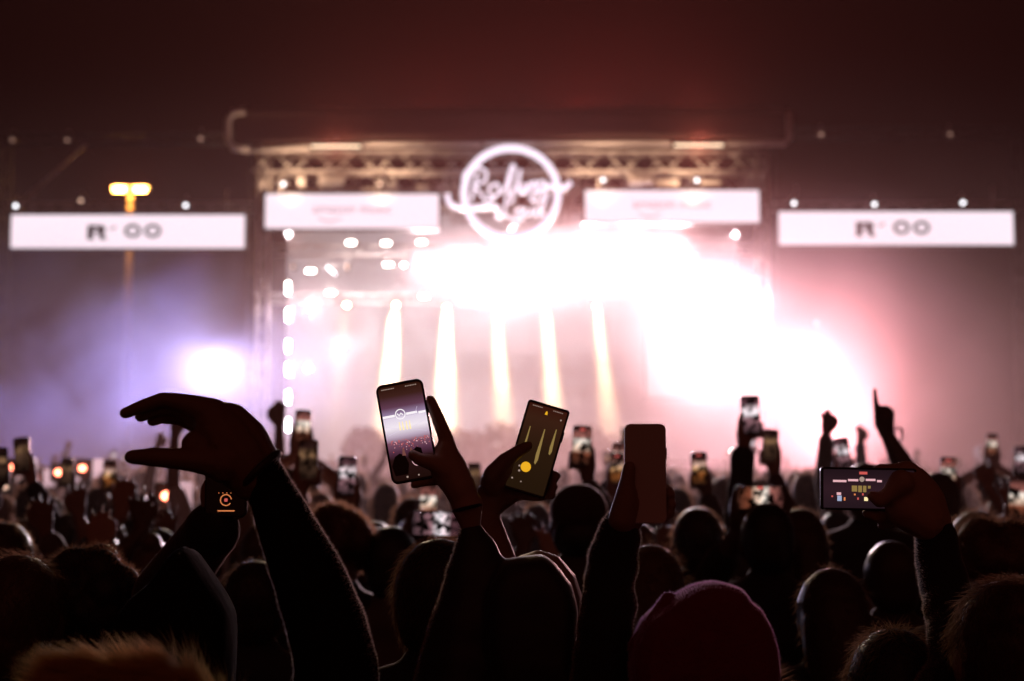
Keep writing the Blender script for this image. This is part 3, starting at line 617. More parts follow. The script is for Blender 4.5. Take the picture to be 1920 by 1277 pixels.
G = dict(arm=glow("display_arm_tone", (.35, .12, .10), .5), w=glow("display_white", (1, .93, .97), 1.0), dimw=glow("display_grey", (.7, .5, .42), .55), red=glow("display_red", (1, .16, .14), .6), amber=glow("display_amber", (1, .50, .02), .85), gold=glow("display_gold", (.50, .33, .10), .55),
         pink=glow("display_pink", (1, .55, .6), .8), orange=glow("display_orange", (1, .30, .10), .8), goldb=glow("display_bright_gold", (1, .8, .4), 1.1), pale=glow("display_pale_blue", (.6, .7, 1), .6), lilac=glow("display_lilac", (.85, .72, .95), .85))

# ======== 1. the phone in the middle of the picture and the hooded person who holds it
YA = 2.24
scrA = screen_ramp("concert_on_display", [(0, (.012, .004, .003)), (.22, (.02, .006, .006)), (.30, (.09, .03, .06)), (.40, (.22, .09, .14)), (.46, (.55, .42, .55)), (.56, (1, .9, .98)), (.66, (.85, .74, .88)), (.70, (.34, .24, .40)), (.78, (.13, .05, .09)), (.90, (.05, .016, .012)), (1, (.03, .008, .004))], .9)
pA, sA = phone("black phone held up in the middle, white stage and red crowd lights on it", 764, 809, YA, ang=-10.5, w=.0755, h=.158, screen_=scrA)
def ringpoly(): pass
q = MB(); q.tube([(.0075 * math.cos(a) - .006, -.0052, .0075 * math.sin(a) + .0285) for a in [2 * math.pi * i / 24 for i in range(25)]], .0008, 5, cap=False); q.tube([(-.011, -.0052, .030), (-.008, -.0052, .0265), (-.005, -.0052, .030), (-.002, -.0052, .027)], .001, 5); q.build("display_emblem", G["w"], sA)
for x0, x1, z in ((-.034, -.015, .0275), (.003, .0205, .0275), (.0225, .034, .0262)): mark([(x0, z - .0018), (x1, z - .0018), (x1, z + .0018), (x0, z + .0018)], sA, G["w"], "display_banner")
for x in (-.010, -.005, .001, .006): mark([(x - .0006, .0165), (x + .0006, .0165), (x + .0012, .003), (x - .0012, .003)], sA, G["goldb"], "display_beam")
q = MB(); q2 = MB(); rg = random.Random(4)
for i in range(120):
    x = rg.uniform(-.031, .032); z = -.011 - abs(rg.gauss(0, .006)) - (0 if i % 3 else .002); r = rg.uniform(.0002, .0008)
    (q if i % 3 else q2).prism([(x - r, z - r), (x + r, z - r), (x + r, z + r), (x - r, z + r)], (0, -.0049, 0), (1, 0, 0), (0, 0, 1), (0, -1, 0), .0002)
a_ = q.build("display_crowd_lights", G["red"], sA); b_ = q2.build("display_crowd_lights", G["pink"], sA)
for o_ in (a_, b_): o_["kind"] = "stuff"
q = MB(); q.tube([(.009 + .0095 * math.cos(a), -.0052, -.046 + .0095 * math.sin(a)) for a in [math.pi * (.5 + 1.0 * i / 14) for i in range(15)]], .0006, 5); q.build("record_ring", G["pink"], sA)
mark(disc(.0013), sA, G["dimw"], c=(.006, -.070)); mark(rrect(.0028, .0028, .0005), sA, G["dimw"], c=(-.012, -.070))
q = MB()
for i in range(8): q.prism(rrect(.0016 if i % 2 else .0020, .0016, .0006, 3), (-.028 + .0026 * i, -.005, .0705), (1, 0, 0), (0, 0, 1), (0, -1, 0), .0002)
for i in range(7): q.prism(rrect(.0014 if i % 3 else .0019, .0016, .0005, 3), (.010 + .0026 * i, -.005, .0705), (1, 0, 0), (0, 0, 1), (0, -1, 0), .0002)
so = q.build("status_icons", G["dimw"], sA); so["kind"] = "stuff"
for x0, z0, x1, z1 in ((-.032, .012, -.012, .006), (-.030, -.002, -.008, .004), (.010, .006, .032, .014), (.008, .002, .031, -.004), (.014, .020, .022, .036)): q = MB(); q.tube([(x0, -.0051, z0), (x1, -.0051, z1)], .00028, 4); q.build("display_light_ray", G["lilac"], sA)
for poly in ([(-.033, -.050), (-.026, -.036), (-.018, -.032), (-.010, -.036), (-.006, -.050), (-.010, -.066), (-.030, -.066)], [(.004, -.030), (.010, -.026), (.017, -.029), (.018, -.040), (.006, -.040)]): mark(poly, sA, M["glassoff"], "display_head", y=-.0052)
for poly in ([(-.014, -.036), (-.012, -.025), (-.010, -.025), (-.008, -.037)], [(-.003, -.040), (.000, -.026), (.002, -.026), (.006, -.044)]): mark(poly, sA, G["arm"], "display_arm", y=-.0053)
wA = at(876, 948, YA)
chA = [PY([(876, 948, 0, .022), (862, 915, 0, .026), (846, 878, .005, .026), (835, 848, .005, .020)], YA), PY([(870, 930, .02, .022), (840, 890, .028, .022), (822, 862, .028, .016)], YA), PY([(845, 900, 0, .022), (828, 880, 0, .020)], YA),
       PY([(846, 868, .01, .017), (836, 822, .006, .0125), (820, 782, 0, .0105), (807, 750, -.003, .0085)], YA),                      # index along the edge
       PY([(838, 885, -.008, .017), (812, 868, -.016, .013), (788, 862, -.018, .0105), (774, 853, -.016, .0088)], YA),                # thumb over the glass
       PY([(836, 868, .025, .013), (796, 862, .028, .0098), (762, 866, .022, .009), (740, 869, .008, .0080)], YA),                    # middle, round the back
       PY([(838, 882, .022, .013), (806, 876, .026, .0098), (770, 880, .022, .009), (744, 881, .010, .0078)], YA),                    # ring
       PY([(842, 900, .010, .014), (818, 898, .012, .0105), (797, 902, .006, .009), (777, 908, .002, .0078)], YA)]                    # little, below the phone
def hoodE(q, cq, V, hc):
    loft(cq, [(945, 1046), (975, 1040), (1018, 1036), (1040, 1052), (1070, 1090), (1082, 1135), (1080, 1200), (1072, 1262), (1100, 1310), (930, 1310), (905, 1180), (915, 1090)], 2.26, Vector((hE.x, 2.26, 0)), SECH, (1000, 1160))
hE = at(1012, 1100, 2.26)
pe, be, je, _, hcE = person("person in a dark boxy hood at the centre, holding up the bright-screened phone", hE.x, 2.26, 1.715, ears=False, turn=4, voxel=.004, cvoxel=.006, cloth="shell", hairkind=None, skin="skin", folds=.002, bulk=1.4, seed=3,
    arms=(dict(wrist=wA, elbow=at(876, 1200, 2.24), chains=chA, sh=(.02, 0, -.02), sleeve=PY([(884, 996, 0, .019), (890, 1020, 0, .029), (893, 1052, 0, .041), (890, 1100, 0, .050), (880, 1170, 0, .060), (862, 1260, 0, .068), (850, 1340, 0, .075)], YA)), None), extra=hoodE, sleeve_end=.80)
fuzz(je, 18000, .005, .00035, M["fibre"], "jacket_rim_fuzz", pe, zmin=1.3, seed=2, keep=lambda c, n: c.x < -.10 and n.y > -.45)  # pale fuzz left off the viewer's side, so it draws the lit rim
q = MB(); q.tube([at(876 + 26 * math.cos(a) , 952 - 6 * math.cos(a), YA + .03 * math.sin(a)) - pe.location for a in [2 * math.pi * i / 16 for i in range(17)]], .0030, 6, cap=False); q.build("wristband", M["darkcloth"], pe)

# ======== 2. the tilted phone with the golden beams
YB = 2.42
scrB = screen_ramp("dim_beams_on_display", [(0, (.016, .008, .003)), (.5, (.022, .010, .004)), (.85, (.042, .014, .007)), (1, (.04, .008, .004))], .9)
pB, sB = phone("dark phone tilted to the right, its screen showing three golden beams and a yellow dot", 1006, 842, YB, ang=16.5, w=.0735, h=.156, cr=.0055, screen_=scrB)
for x, z, L, wd in ((-.021, .034, .052, .0022), (.004, .036, .062, .0034), (.023, .041, .045, .0030)):
    mark([(x - .0007, z), (x + .0007, z), (x + wd * .7, z - L * .5), (x + wd, z - L * .86), (x + wd * .3, z - L), (x - wd * .5, z - L * .95), (x - wd * .8, z - L * .7)], sB, G["gold"], "display_beam")
mark(disc(.0087, 28), sB, G["amber"], "record_dot", (-.009, -.034)); mark([(-.0022, 0), (.0022, 0), (.0018, .004), (.0008, .006), (-.0008, .006), (-.0018, .004)], sB, G["amber"], "bell_icon", (-.001, .060))
for c_, r_ in (((.026, .058), .0014), ((-.020, -.035), .0016), ((-.018, -.043), .0018), ((-.026, -.058), .0015), ((-.010, -.060), .0012)): mark(disc(r_, 10), sB, G["dimw"], c=c_)
q = MB()
for i in range(6): q.prism(rrect(.0018, .0016, .0006, 3), (-.026 + .003 * i, -.005, .0700), (1, 0, 0), (0, 0, 1), (0, -1, 0), .0002); q.prism(rrect(.0016, .0016, .0006, 3), (.010 + .003 * i, -.005, .0700), (1, 0, 0), (0, 0, 1), (0, -1, 0), .0002)
so = q.build("status_icons", G["dimw"], sB); so["kind"] = "stuff"
wB = at(906, 968, YB + .03)
chB = [PY([(906, 968, .03, .027), (925, 925, .03, .028), (945, 893, .025, .026), (960, 880, .025, .020)], YB), PY([(915, 945, .04, .026), (955, 920, .04, .024), (990, 908, .035, .018)], YB), PY([(925, 905, .01, .024), (945, 880, .01, .022)], YB),
       PY([(926, 892, 0, .020), (946, 866, -.010, .0150), (968, 849, -.017, .0118), (990, 836, -.016, .0095)], YB),
       PY([(955, 885, .032, .017), (990, 878, .034, .011), (1022, 886, .026, .010), (1042, 893, .006, .0090)], YB),
       PY([(958, 900, .032, .017), (990, 896, .034, .011), (1018, 904, .028, .010), (1038, 912, .008, .0088)], YB),
       PY([(958, 915, .032, .017), (985, 914, .034, .011), (1012, 922, .026, .010), (1034, 929, .008, .0084)], YB),
       PY([(955, 925, .028, .015), (980, 928, .030, .0098), (1002, 931, .022, .009), (1018, 932, .010, .0076)], YB)]
hF = at(822, 1130, 2.62)
pf, bf, jf, hf, hcF = person("person half hidden behind the raised sleeve, holding the tilted phone", hF.x, 2.62, 1.70, turn=-6, voxel=.0045, cvoxel=.008, hairkind="short", folds=.004, seed=5,
    arms=(None, dict(wrist=wB, chains=chB, hint=(.3, -.6, -1))), sleeve_end=.35)
fuzz(hf, 6000, .030, .0005, M["strand"], "hair_strands", pf, seg=3, grav=.1, seed=3, lay=.72, rnd=.25)

# ======== 3. the blank phone and the person in the burgundy beanie
YC = 2.16
pC, sC = phone("dark blank phone held straight up above the beanie, no picture on it", 1210, 888, YC, ang=0, w=.0625, h=.150, cr=.009, screen_=False, case=True)
wC = at(1166, 988, YC + .02)
chC = [PY([(1166, 988, .02, .026), (1180, 955, .02, .027), (1192, 930, .02, .025)], YC), PY([(1166, 975, .0, .022), (1172, 940, -.004, .018), (1176, 905, -.006, .0125), (1180, 876, -.008, .010)], YC), PY([(1185, 965, .03, .022), (1215, 950, .03, .018), (1228, 945, .03, .016)], YC),
       PY([(1200, 925, .03, .014), (1232, 912, .03, .0105), (1252, 920, .018, .0098), (1257, 926, .002, .0088)], YC), PY([(1205, 938, .032, .014), (1235, 930, .032, .0105), (1254, 940, .020, .0098), (1259, 946, .003, .0088)], YC),
       PY([(1208, 952, .030, .014), (1235, 948, .030, .0105), (1253, 956, .018, .0095), (1256, 962, .004, .0085)], YC), PY([(1205, 965, .028, .013), (1228, 966, .028, .0100), (1240, 970, .016, .0088), (1244, 973, .006, .0075)], YC)]
hG = at(1312, 1170, 2.14)
def bean(q, cq, V, hc): ell(cq, hc + Vector((0, -.03, -.14)), (.10, .10, .06))
pg, bg_, jg, _, hcG = person("person in a burgundy knitted beanie, one crumpled sleeve raised", hG.x, 2.14, 1.635, ears=False, turn=0, voxel=.0042, cvoxel=.006, hairkind=None, cloth="darkcloth", folds=.006, bulk=1.6, seed=11, extra=bean,
    arms=(dict(wrist=wC, elbow=at(1136, 1190, 2.16), chains=chC, sleeve=PY([(1163, 986, .02, .027), (1156, 1020, .02, .034), (1148, 1060, .02, .038), (1142, 1110, .01, .040), (1134, 1180, 0, .040), (1130, 1260, 0, .046)], YC)), None), sleeve_end=.93)
q = MB(); c = at(1312, 1200, 2.14) - pg.location; mm = px2m(1, 2.14)
loft(q, [(1178, 1290), (1175, 1235), (1186, 1190), (1200, 1160), (1218, 1143), (1250, 1128), (1268, 1110), (1290, 1097), (1312, 1090), (1335, 1087), (1362, 1093), (1385, 1103), (1396, 1122), (1415, 1136), (1432, 1165), (1445, 1205), (1450, 1250), (1446, 1290)], 2.14, pg.location, SECH, (1312, 1200))
for a_, x_ in ((0, -70), (1, -38), (2, -6), (3, 30), (4, 66)): q.chain([c + Vector((x_ * 1.45 * mm, -.100 + abs(x_) * .0006, -60 * mm)), c + Vector((x_ * 1.15 * mm, -.098 + abs(x_) * .0005, 10 * mm)), c + Vector((x_ * .7 * mm + 6 * mm, -.075, 60 * mm)), c + Vector((x_ * .25 * mm + 12 * mm, -.035, 92 * mm))], [.016, .017, .015, .012], 10)
q.chain([c + Vector((-118 * mm, -.03, -10 * mm)), c + Vector((-86 * mm, -.05, 40 * mm)), c + Vector((-60 * mm, -.02, 76 * mm))], [.016, .016, .012], 10)
bn = remesh(q, .004, "beanie", M["beanie"], pg, 3)
fuzz(jg, 16000, .005, .0004, M["fibre"], "jacket_rim_fuzz", pg, zmin=1.3, seed=31, keep=lambda c, n: c.x < -.08 and n.y > -.45)  # fuzz only round the raised sleeve's edge, shaped to carry rim light
fuzz(bn, 30000, .0050, .0003, M["wool"], "wool_fuzz", bn, seed=8, rnd=.5, keep=lambda c, n: n.y > -.25)  # wool fuzz kept off the viewer's side, pale to carry the pink rim light
q = MB(); ell(q, c + Vector((128 * mm, -.01, -72 * mm)), (.018, .02, .016)); hb = remesh(q, .004, "hair_tuft", M["hair"], pg)
fuzz(hb, 260, .028, .0005, M["strand"], "hair_strands", hb, seg=3, seed=5, lean=Vector((.5, 0, .1)))

# ======== 4. the big open hand and the pointed hood
YD = 1.97
wD = at(474, 896, YD)
k = 1.0
chD = [PY([(474, 896, 0, .034), (450, 860, 0, .040), (425, 825, 0, .040), (408, 800, 0, .034)], YD), PY([(488, 872, .01, .030), (460, 825, .01, .032), (432, 792, .01, .028), (400, 778, .01, .022)], YD), PY([(455, 885, 0, .030), (420, 862, 0, .030), (392, 842, -.005, .028), (368, 835, -.005, .022)], YD),
       PY([(398, 775, -.005, .022), (350, 757, -.010, .0142), (305, 748, -.012, .0100), (268, 762, -.010, .0100), (234, 775, -.008, .0080)], YD),
       PY([(395, 790, .010, .022), (352, 768, .012, .0145), (315, 762, .014, .0114), (288, 770, .014, .0100), (263, 781, .012, .0085)], YD),
       PY([(392, 800, .030, .020), (356, 780, .034, .0142), (325, 775, .034, .0100), (303, 782, .032, .0098), (286, 789, .030, .0085)], YD),
       PY([(398, 812, .048, .018), (366, 795, .050, .0135), (340, 786, .050, .0100), (322, 784, .048, .0095), (308, 786, .046, .0078)], YD),
       PY([(425, 868, -.015, .030), (380, 864, -.022, .0190), (330, 860, -.026, .0150), (285, 857, -.026, .0135), (246, 857, -.024, .0100)], YD)]
hB = at(345, 1130, 2.06)
def hoodB(q, cq, V, hc):
    c = at(358, 1085, 2.06) - Vector((hB.x, 2.0, 0))
    m_ = px2m(1, 2.06); O = at(0, 0, 2.06); b0 = Vector((hB.x, 2.06, 0))
    def U(x, y, dy=0): return at(x, y, 2.06) - b0 + Vector((0, dy, 0))
    loft(cq, [(355, 1021), (368, 1028), (392, 1062), (425, 1110), (443, 1145), (446, 1200), (440, 1330), (225, 1330), (215, 1215), (238, 1150), (262, 1115), (300, 1085), (330, 1042), (344, 1025)], 2.06, b0, SECH, (350, 1170))
pb, bb, jb, _, hcB = person("person in a dark pointed hood at the lower left, big open hand raised", hB.x, 2.06, 1.70, ears=False, turn=0, voxel=.0032, cvoxel=.006, hairkind=None, cloth="matte", bulk=1.5, folds=.0015, seed=21, extra=hoodB,
    arms=(None, dict(wrist=wD, elbow=at(620, 1235, 1.99), chains=chD, sleeve=PY([(492, 892, 0, .031), (514, 935, 0, .034), (542, 1000, 0, .042), (578, 1080, 0, .050), (612, 1170, 0, .055), (632, 1260, 0, .058)], YD), sh=(.02, -.03, -.04))), sleeve_end=.96)
fuzz(jb, 30000, .0048, .00028, M["fibre"], "jacket_rim_fuzz", pb, zmin=1.35, seed=12, keep=lambda c, n: c.x > .10 and n.y > -.45)  # fine pale fibres along the big sleeve stand for its line of rim light
def band(c, axis, r, th, name, m, parent, flat=1.0):
    a_ = Vector(axis).normalized(); u = a_.cross(Vector((0, 1, 0))).normalized(); v = a_.cross(u); q = MB()
    q.tube([c + u * r * math.cos(i * math.pi / 12) + v * r * flat * math.sin(i * math.pi / 12) for i in range(25)], th, 8, cap=False); return q.build(name, m, parent)
band(at(488, 884, YD) - pb.location, at(514, 935, YD) - at(474, 896, YD), .035, .0055, "watch_strap", M["shell"], pb)

# ======== 5. the landscape phone at the right and the brown-haired person
YE = 2.32
scrE = screen_ramp("dark_stage_on_display", [(0, (.012, .006, .009)), (.5, (.03, .012, .018)), (1, (.015, .008, .012))], .9, axis=0, half=.035)
pE, sE = phone("phone held sideways at the right, tiny pink banners and yellow lights on its screen", 1628, 917, YE, ang=1, w=.069, h=.156, cr=.0055, screen_=scrE, land=True)
# this phone lies on its side: +z of the phone points right, +x points down
def lm(x0, y0, x1, y1, m, name="display_mark"):
    s = YE / FPX; f = lambda x, y: ((y - 917) * s, (x - 1628) * s)
    a_, b_ = f(x0, y0), f(x1, y1); return mark([(a_[0], a_[1]), (b_[0], a_[1]), (b_[0], b_[1]), (a_[0], b_[1])][::1], sE, m, name)
lm(1610, 885, 1625, 890, G["red"], "record_badge")
for a_ in ((1561, 901, 1586, 905), (1589, 899, 1608, 903), (1622, 898, 1640, 902), (1643, 900, 1652, 904)): lm(*a_, G["pink"], "display_banner")
mark(disc(.0042, 16), sE, G["dimw"], "display_emblem", ((899 - 917) * YE / FPX, (1615 - 1628) * YE / FPX))
for a_ in ((1596, 911, 1606, 922), (1608, 911, 1615, 923), (1617, 911, 1623, 923), (1626, 911, 1631, 916)): lm(*a_, G["gold"], "display_beam")
for a_, m_ in (((1568, 924, 1576, 929), "pink"), ((1569, 930, 1577, 940), "pale"), ((1581, 933, 1584, 939), "orange"), ((1619, 932, 1626, 939), "goldb"), ((1657, 928, 1664, 941), "goldb"), ((1606, 933, 1609, 937), "red"), ((1615, 925, 1618, 929), "red"), ((1558, 930, 1561, 933), "red"), ((1600, 926, 1603, 929), "orange")): lm(*a_, G[m_])
wE = at(1752, 985, YE + .02)
chE = [PY([(1752, 985, .02, .030), (1732, 940, .02, .036), (1708, 912, .02, .036), (1690, 900, .02, .030)], YE), PY([(1735, 980, .0, .030), (1700, 955, .0, .034), (1675, 935, .01, .028)], YE),
       PY([(1700, 890, .02, .024), (1672, 884, .02, .0135), (1650, 882, .018, .011), (1632, 890, .016, .009)], YE), PY([(1690, 905, -.02, .022), (1668, 925, -.024, .0135), (1650, 940, -.024, .0115), (1636, 930, -.020, .0095)], YE),
       PY([(1695, 935, .025, .020), (1665, 945, .028, .0125), (1645, 956, .024, .0105), (1626, 962, .012, .009)], YE), PY([(1700, 955, .03, .020), (1672, 966, .03, .012), (1655, 974, .024, .0100), (1640, 968, .012, .0085)], YE), PY([(1690, 965, .04, .018), (1668, 980, .04, .0115), (1655, 984, .034, .0095)], YE)]
hJ = at(1895, 1180, 2.12)
pj, bj, jj, hj, hcJ = person("person with short brown hair at the lower right corner, sleeve raised with the sideways phone", hJ.x, 2.12, 1.665, turn=3, voxel=.0045, cvoxel=.007, hairkind="short", cloth="darkcloth", folds=.004, bulk=1.5, seed=31, hairmat="hair",
    arms=(dict(wrist=wE, elbow=at(1786, 1190, 2.22), chains=chE, sleeve=PY([(1753, 1004, .02, .036), (1762, 1060, 0, .040), (1776, 1120, -.03, .040), (1792, 1190, -.08, .046), (1806, 1260, -.1, .052)], YE)), None), sleeve_end=.90)
fuzz(hj, 14000, .034, .0005, M["strand"], "hair_strands", hj, seg=3, grav=.1, seed=6, rnd=.22, lay=.72)

fuzz(jj, 14000, .005, .0004, M["fibre"], "jacket_rim_fuzz", pj, zmin=1.3, seed=32, keep=lambda c, n: c.x < -.05 and n.y > -.45)  # sleeve fuzz limited to the rim, where it picks out the backlight

# ======== 6. the fur-trimmed hood at the bottom left, and the heads beside it
hK = at(240, 1330, 1.62)
def furhood(q, cq, V, hc): ell(cq, hc + Vector((0, -.01, -.01)), (.115, .125, .125)); ell(cq, hc + Vector((0, -.03, -.11)), (.13, .13, .12))
pk, bk, jk, _, hcK = person("person at the bottom left in a hood edged with thick tan fur", hK.x, 1.62, 1.575, ears=False, voxel=.008, cvoxel=.009, hairkind=None, cloth="darkcloth", seed=41, extra=furhood)
q = MB(); pts = [(84, 1300), (118, 1262), (165, 1250), (215, 1262), (268, 1256), (312, 1258), (345, 1284), (400, 1310)]
q.chain([at(x, y, 1.62) - pk.location + Vector((0, .02, -.01)) for x, y in pts], [.009, .012, .010, .009, .010, .012, .012, .010], 12)
fr = remesh(q, .005, "fur_trim", M["fur"], pk)
fuzz(fr, 10000, .050, .0007, M["fur"], "fur_strands", fr, seg=5, seed=9, lean=Vector((-.7, -.1, .05)), rnd=.22, clump=.022)
EXTRA = [("person at the far left edge with dark short hair and a dim jacket", at(30, 1150, 2.55), 1.675, "short", 51), ("person with dark bushy hair behind the fur hood, left of the pointed hood", at(172, 1150, 2.75), 1.66, "afro", 52), ("person with short dark hair low between the beanie and the right corner", at(1680, 1270, 2.3), 1.575, "short", 53)]
for lab, c, H, hk, sd in EXTRA:
    if sd == 52:
        wr = at(392, 1000, 2.5)
    t_, b_, j_, h_, _c = person(lab, c.x, c.y, H, voxel=.008, cvoxel=.010, hairkind=hk, cloth="darkcloth", seed=sd,
        arms=(None, dict(wrist=at(405, 985, 2.52), elbow=at(300, 1125, 2.7), fat=1.15, chains=[PY([(405, 985, 0, .028), (412, 960, .02, .03), (420, 935, .025, .026)], 2.52), PY([(400, 965, 0, .018), (384, 930, -.005, .012), (388, 905, -.006, .010)], 2.52), PY([(430, 935, .028, .014), (452, 925, .02, .010), (459, 930, 0, .009)], 2.52), PY([(430, 950, .028, .014), (452, 945, .02, .010), (459, 949, 0, .009)], 2.52), PY([(428, 962, .028, .014), (450, 962, .02, .010), (456, 966, 0, .009)], 2.52)])) if sd == 52 else (None, None))
    fuzz(h_, 7000, .014 if hk == "afro" else .028, .0005, M["strand"], "hair_strands", h_, seg=2, seed=sd, rnd=.4, lay=0 if hk == "afro" else .7)
pP, sP = phone("nearly black phone below the big open hand, only an orange record ring and line lit", 425, 886, 2.50, ang=0, screen_=True)
s_ = 2.50 / FPX
q = MB(); q.tube([(.0005 + .0095 * math.cos(a), -.0052, (886 - 937) * s_ + .0095 * math.sin(a)) for a in [math.pi * (.05 + 1.75 * i / 20) for i in range(21)]], .0008, 5); q.build("record_ring", G["orange"], sP)
mark(rrect(.0055, .0055, .001), sP, G["red"], "record_dot", (.0005, -51 * s_)); mark(rrect(.030, .0018, .0008, 3), sP, G["orange"], "home_bar", (.001, -71 * s_))
q = MB()
for i in range(4): q.prism(rrect(.0016, .0012, .0004, 3), (-.012 + .007 * i, -.005, -38 * s_), (1, 0, 0), (0, 0, 1), (0, -1, 0), .0002)
for i in range(6): q.prism(rrect(.002, .0012, .0004, 3), (-.013 + .004 * i, -.005, -12 * s_), (1, 0, 0), (0, 0, 1), (0, -1, 0), .0002)
q.build("status_icons", G["orange"], sP)["kind"] = "stuff"
# ================================================================ the people further in, each at a place of their own
SM = [screen_ramp("bright_stage_on_display", [(0, (.02, .008, .006)), (.3, (.22, .06, .03)), (.45, (1, .72, .55)), (.62, (1, .9, .8)), (.72, (.35, .12, .10)), (1, (.03, .008, .008))], 1.0, noise=(38, .40, .56)),
      screen_ramp("warm_stage_on_display", [(0, (.02, .008, .004)), (.35, (.30, .09, .02)), (.5, (1, .55, .25)), (.6, (.8, .5, .4)), (.75, (.12, .04, .03)), (1, (.02, .006, .006))], .9, noise=(30, .42, .6)),
      screen_ramp("white_stage_on_display", [(0, (.015, .01, .012)), (.4, (.25, .12, .14)), (.55, (1, .9, .95)), (.68, (.9, .7, .75)), (.8, (.10, .04, .05)), (1, (.02, .008, .01))], 1.1, noise=(45, .40, .55)),
      screen_ramp("dim_stage_on_display", [(0, (.012, .006, .004)), (.5, (.10, .05, .03)), (.6, (.3, .16, .08)), (.8, (.03, .012, .01)), (1, (.02, .006, .005))], .8, noise=(30, .35, .6))]
HEADS = []                                                  # (x, Y) already taken
for c in ((hE.x, 2.26), (hF.x, 2.62), (hG.x, 2.14), (hB.x, 2.06), (hJ.x, 2.12), (hK.x, 1.62)): HEADS.append(c)
for lab, c, H, hk, sd in EXTRA: HEADS.append((c.x, c.y))
def grip(c, Y_, side, ang, land=False, f=1.0):
    """palm and fingers closed round the lower half of a phone centred at c; side = where the thumb's heel is (-1 left, 1 right)"""
    a = R(ang); u = Vector((math.cos(a), 0, -math.sin(a))) * -side; v = Vector((math.sin(a), 0, math.cos(a)))
    if land: u, v = u, v
    hw = .037 if not land else .075; lo = -.035 if not land else -.010
    P = lambda x, z, y=0: c + u * x + v * z + Vector((0, y, 0))
    wr = P(-.030 - (hw - .037), lo - .105, .02)
    ch = [[(wr, .026), (P(-.020, lo - .05, .030), .028), (P(-.010 - (hw - .037), lo - .01, .034), .024)], [(wr, .024), (P(-hw - .006, lo - .04, 0), .018), (P(-hw - .006, lo + .015, -.006), .0115), (P(-hw + .006, lo + .045, -.012), .0095)]]
    for i in range(4): ch.append([(P(-.004 - (hw - .037), lo - i * .018, .024), .014), (P(.018, lo + .004 - i * .018, .026), .0105), (P(hw + .004, lo + .004 - i * .019, .012), .0100), (P(hw + .007, lo - i * .019, -.002), .0085)])
    if land: ch = ch[:2] + [[(a_ if n_ < 1 else P(-hw + .05, lo - .01 + .017 * (1.5 - i), .018), r_) for n_, (a_, r_) in enumerate(c4[:2])] for i, c4 in enumerate(ch[2:])]
    return wr, ch
def holder(px, py, Y, label, plabel, ang=0, scr=0, dx=.15, side=1, H=None, hair="short", land=False, badge=None, seed=0, pw=.074, ph=.152, both=False, cloth="cloth", case=False, body=True, dy=.12):
    pt, ps = phone(plabel, px, py, Y, ang, pw, ph, SM[scr] if isinstance(scr, int) else True, land, far=True, case=case, group="phones held up in the crowd")
    if badge and ps:
        z = ph * .40; q = MB(); q.prism(rrect(.020, .009, .004), (0, -.0050, z) if not land else (-pw * .4, -.0050, 0), (1, 0, 0) if not land else (0, 0, 1), (0, 0, 1) if not land else (1, 0, 0), (0, -1, 0), .0003); q.build("record_badge", G[badge], ps)
    if not body: return
    c = at(px, py, Y); wr, ch = grip(c, Y, side, ang, land)
    bx = c.x + dx; by = Y - dy; HEADS.append((bx, by))
    if H is None: H = min(1.86, max(1.62, (wr.z - .42) / .90))
    arms = [None, None]; arms[1 if side > 0 else 0] = dict(wrist=wr, chains=ch, hint=(side * .3, -.1, -1))
    if both: w2, c2 = grip(c, Y, -side, ang, land); arms[0 if side > 0 else 1] = dict(wrist=w2, chains=c2, hint=(-side * .5, -.1, -1))
    person(label, bx, by, H, voxel=.009, cvoxel=.011, arms=tuple(arms), hairkind=hair, cloth=cloth, seed=seed + 60, folds=.006, sleeve_end=random.choice((.2, .6, .9)), group="people holding phones in the crowd")
# px, py, Y, ang ... dx is from hand to body: negative puts the body to the left of the hand
holder(578, 862, 5.3, "person right of the big hand's sleeve, holding the orange-lit phone", "phone with an orange glow, just right of the big open hand's sleeve", 1, 3, dx=-.15, side=-1, seed=1, case=True)
holder(651, 892, 5.6, "person holding the phone with the oval white light, above the haloed curly head", "phone showing an oval pinkish white light, above the haloed curly head", 2, 2, dx=.12, side=1, seed=2, hair="long")
holder(1091, 835, 5.5, "person just right of the tilted phone, arm leaning right, phone held", "blurred phone with a red badge on top, just right of the tilted phone", 3, 0, dx=.20, side=1, badge="red", seed=3)
holder(1157, 878, 7.0, "person half hidden by the blank phone, holding a phone with a warm strip of light", "small phone half hidden behind the left edge of the blank phone", 0, 1, dx=-.10, side=-1, badge="red", seed=4)
holder(1311, 878, 6.6, "person in the pink glare right of the blank phone, arm leaning right, phone in hand", "phone in the pink glare between the blank phone and the round dark head", -2, 1, dx=.18, side=1, badge="red", seed=5)
holder(1407, 778, 5.6, "person stretching an arm highest into the white glare, holding a phone", "pale washed-out phone held highest, in front of the white glare", -2, 2, dx=.42, side=-1, seed=6, H=1.84)
holder(1444, 835, 6.6, "person behind the highest raised arm, phone only just showing beside it", "pale phone edge just right of the highest raised arm", 4, 3, dx=.12, side=1, seed=7, case=True)
holder(1580, 850, 6.8, "person holding a pale phone above the sideways phone, left of the pointing finger", "pale phone above the sideways phone, in the glare", -8, 2, dx=-.06, side=-1, seed=8)
holder(1778, 888, 6.6, "person right of the sideways phone holding a phone with two white lights", "upright phone with a red badge and glowing white lights, right of the sideways phone", 1, 0, dx=.05, side=1, badge="red", seed=9, both=True)
holder(42, 852, 6.4, "person at the far left with one arm stretched up to a dark phone", "small dark phone held highest at the far left", -6, 3, dx=.25, side=1, seed=10, cloth="darkcloth")
holder(126, 884, 8.0, "person between the two red lamps at the far left, holding up a dark phone", "small dark phone between the two red lamps on the left", 0, 3, dx=.05, side=1, seed=11)
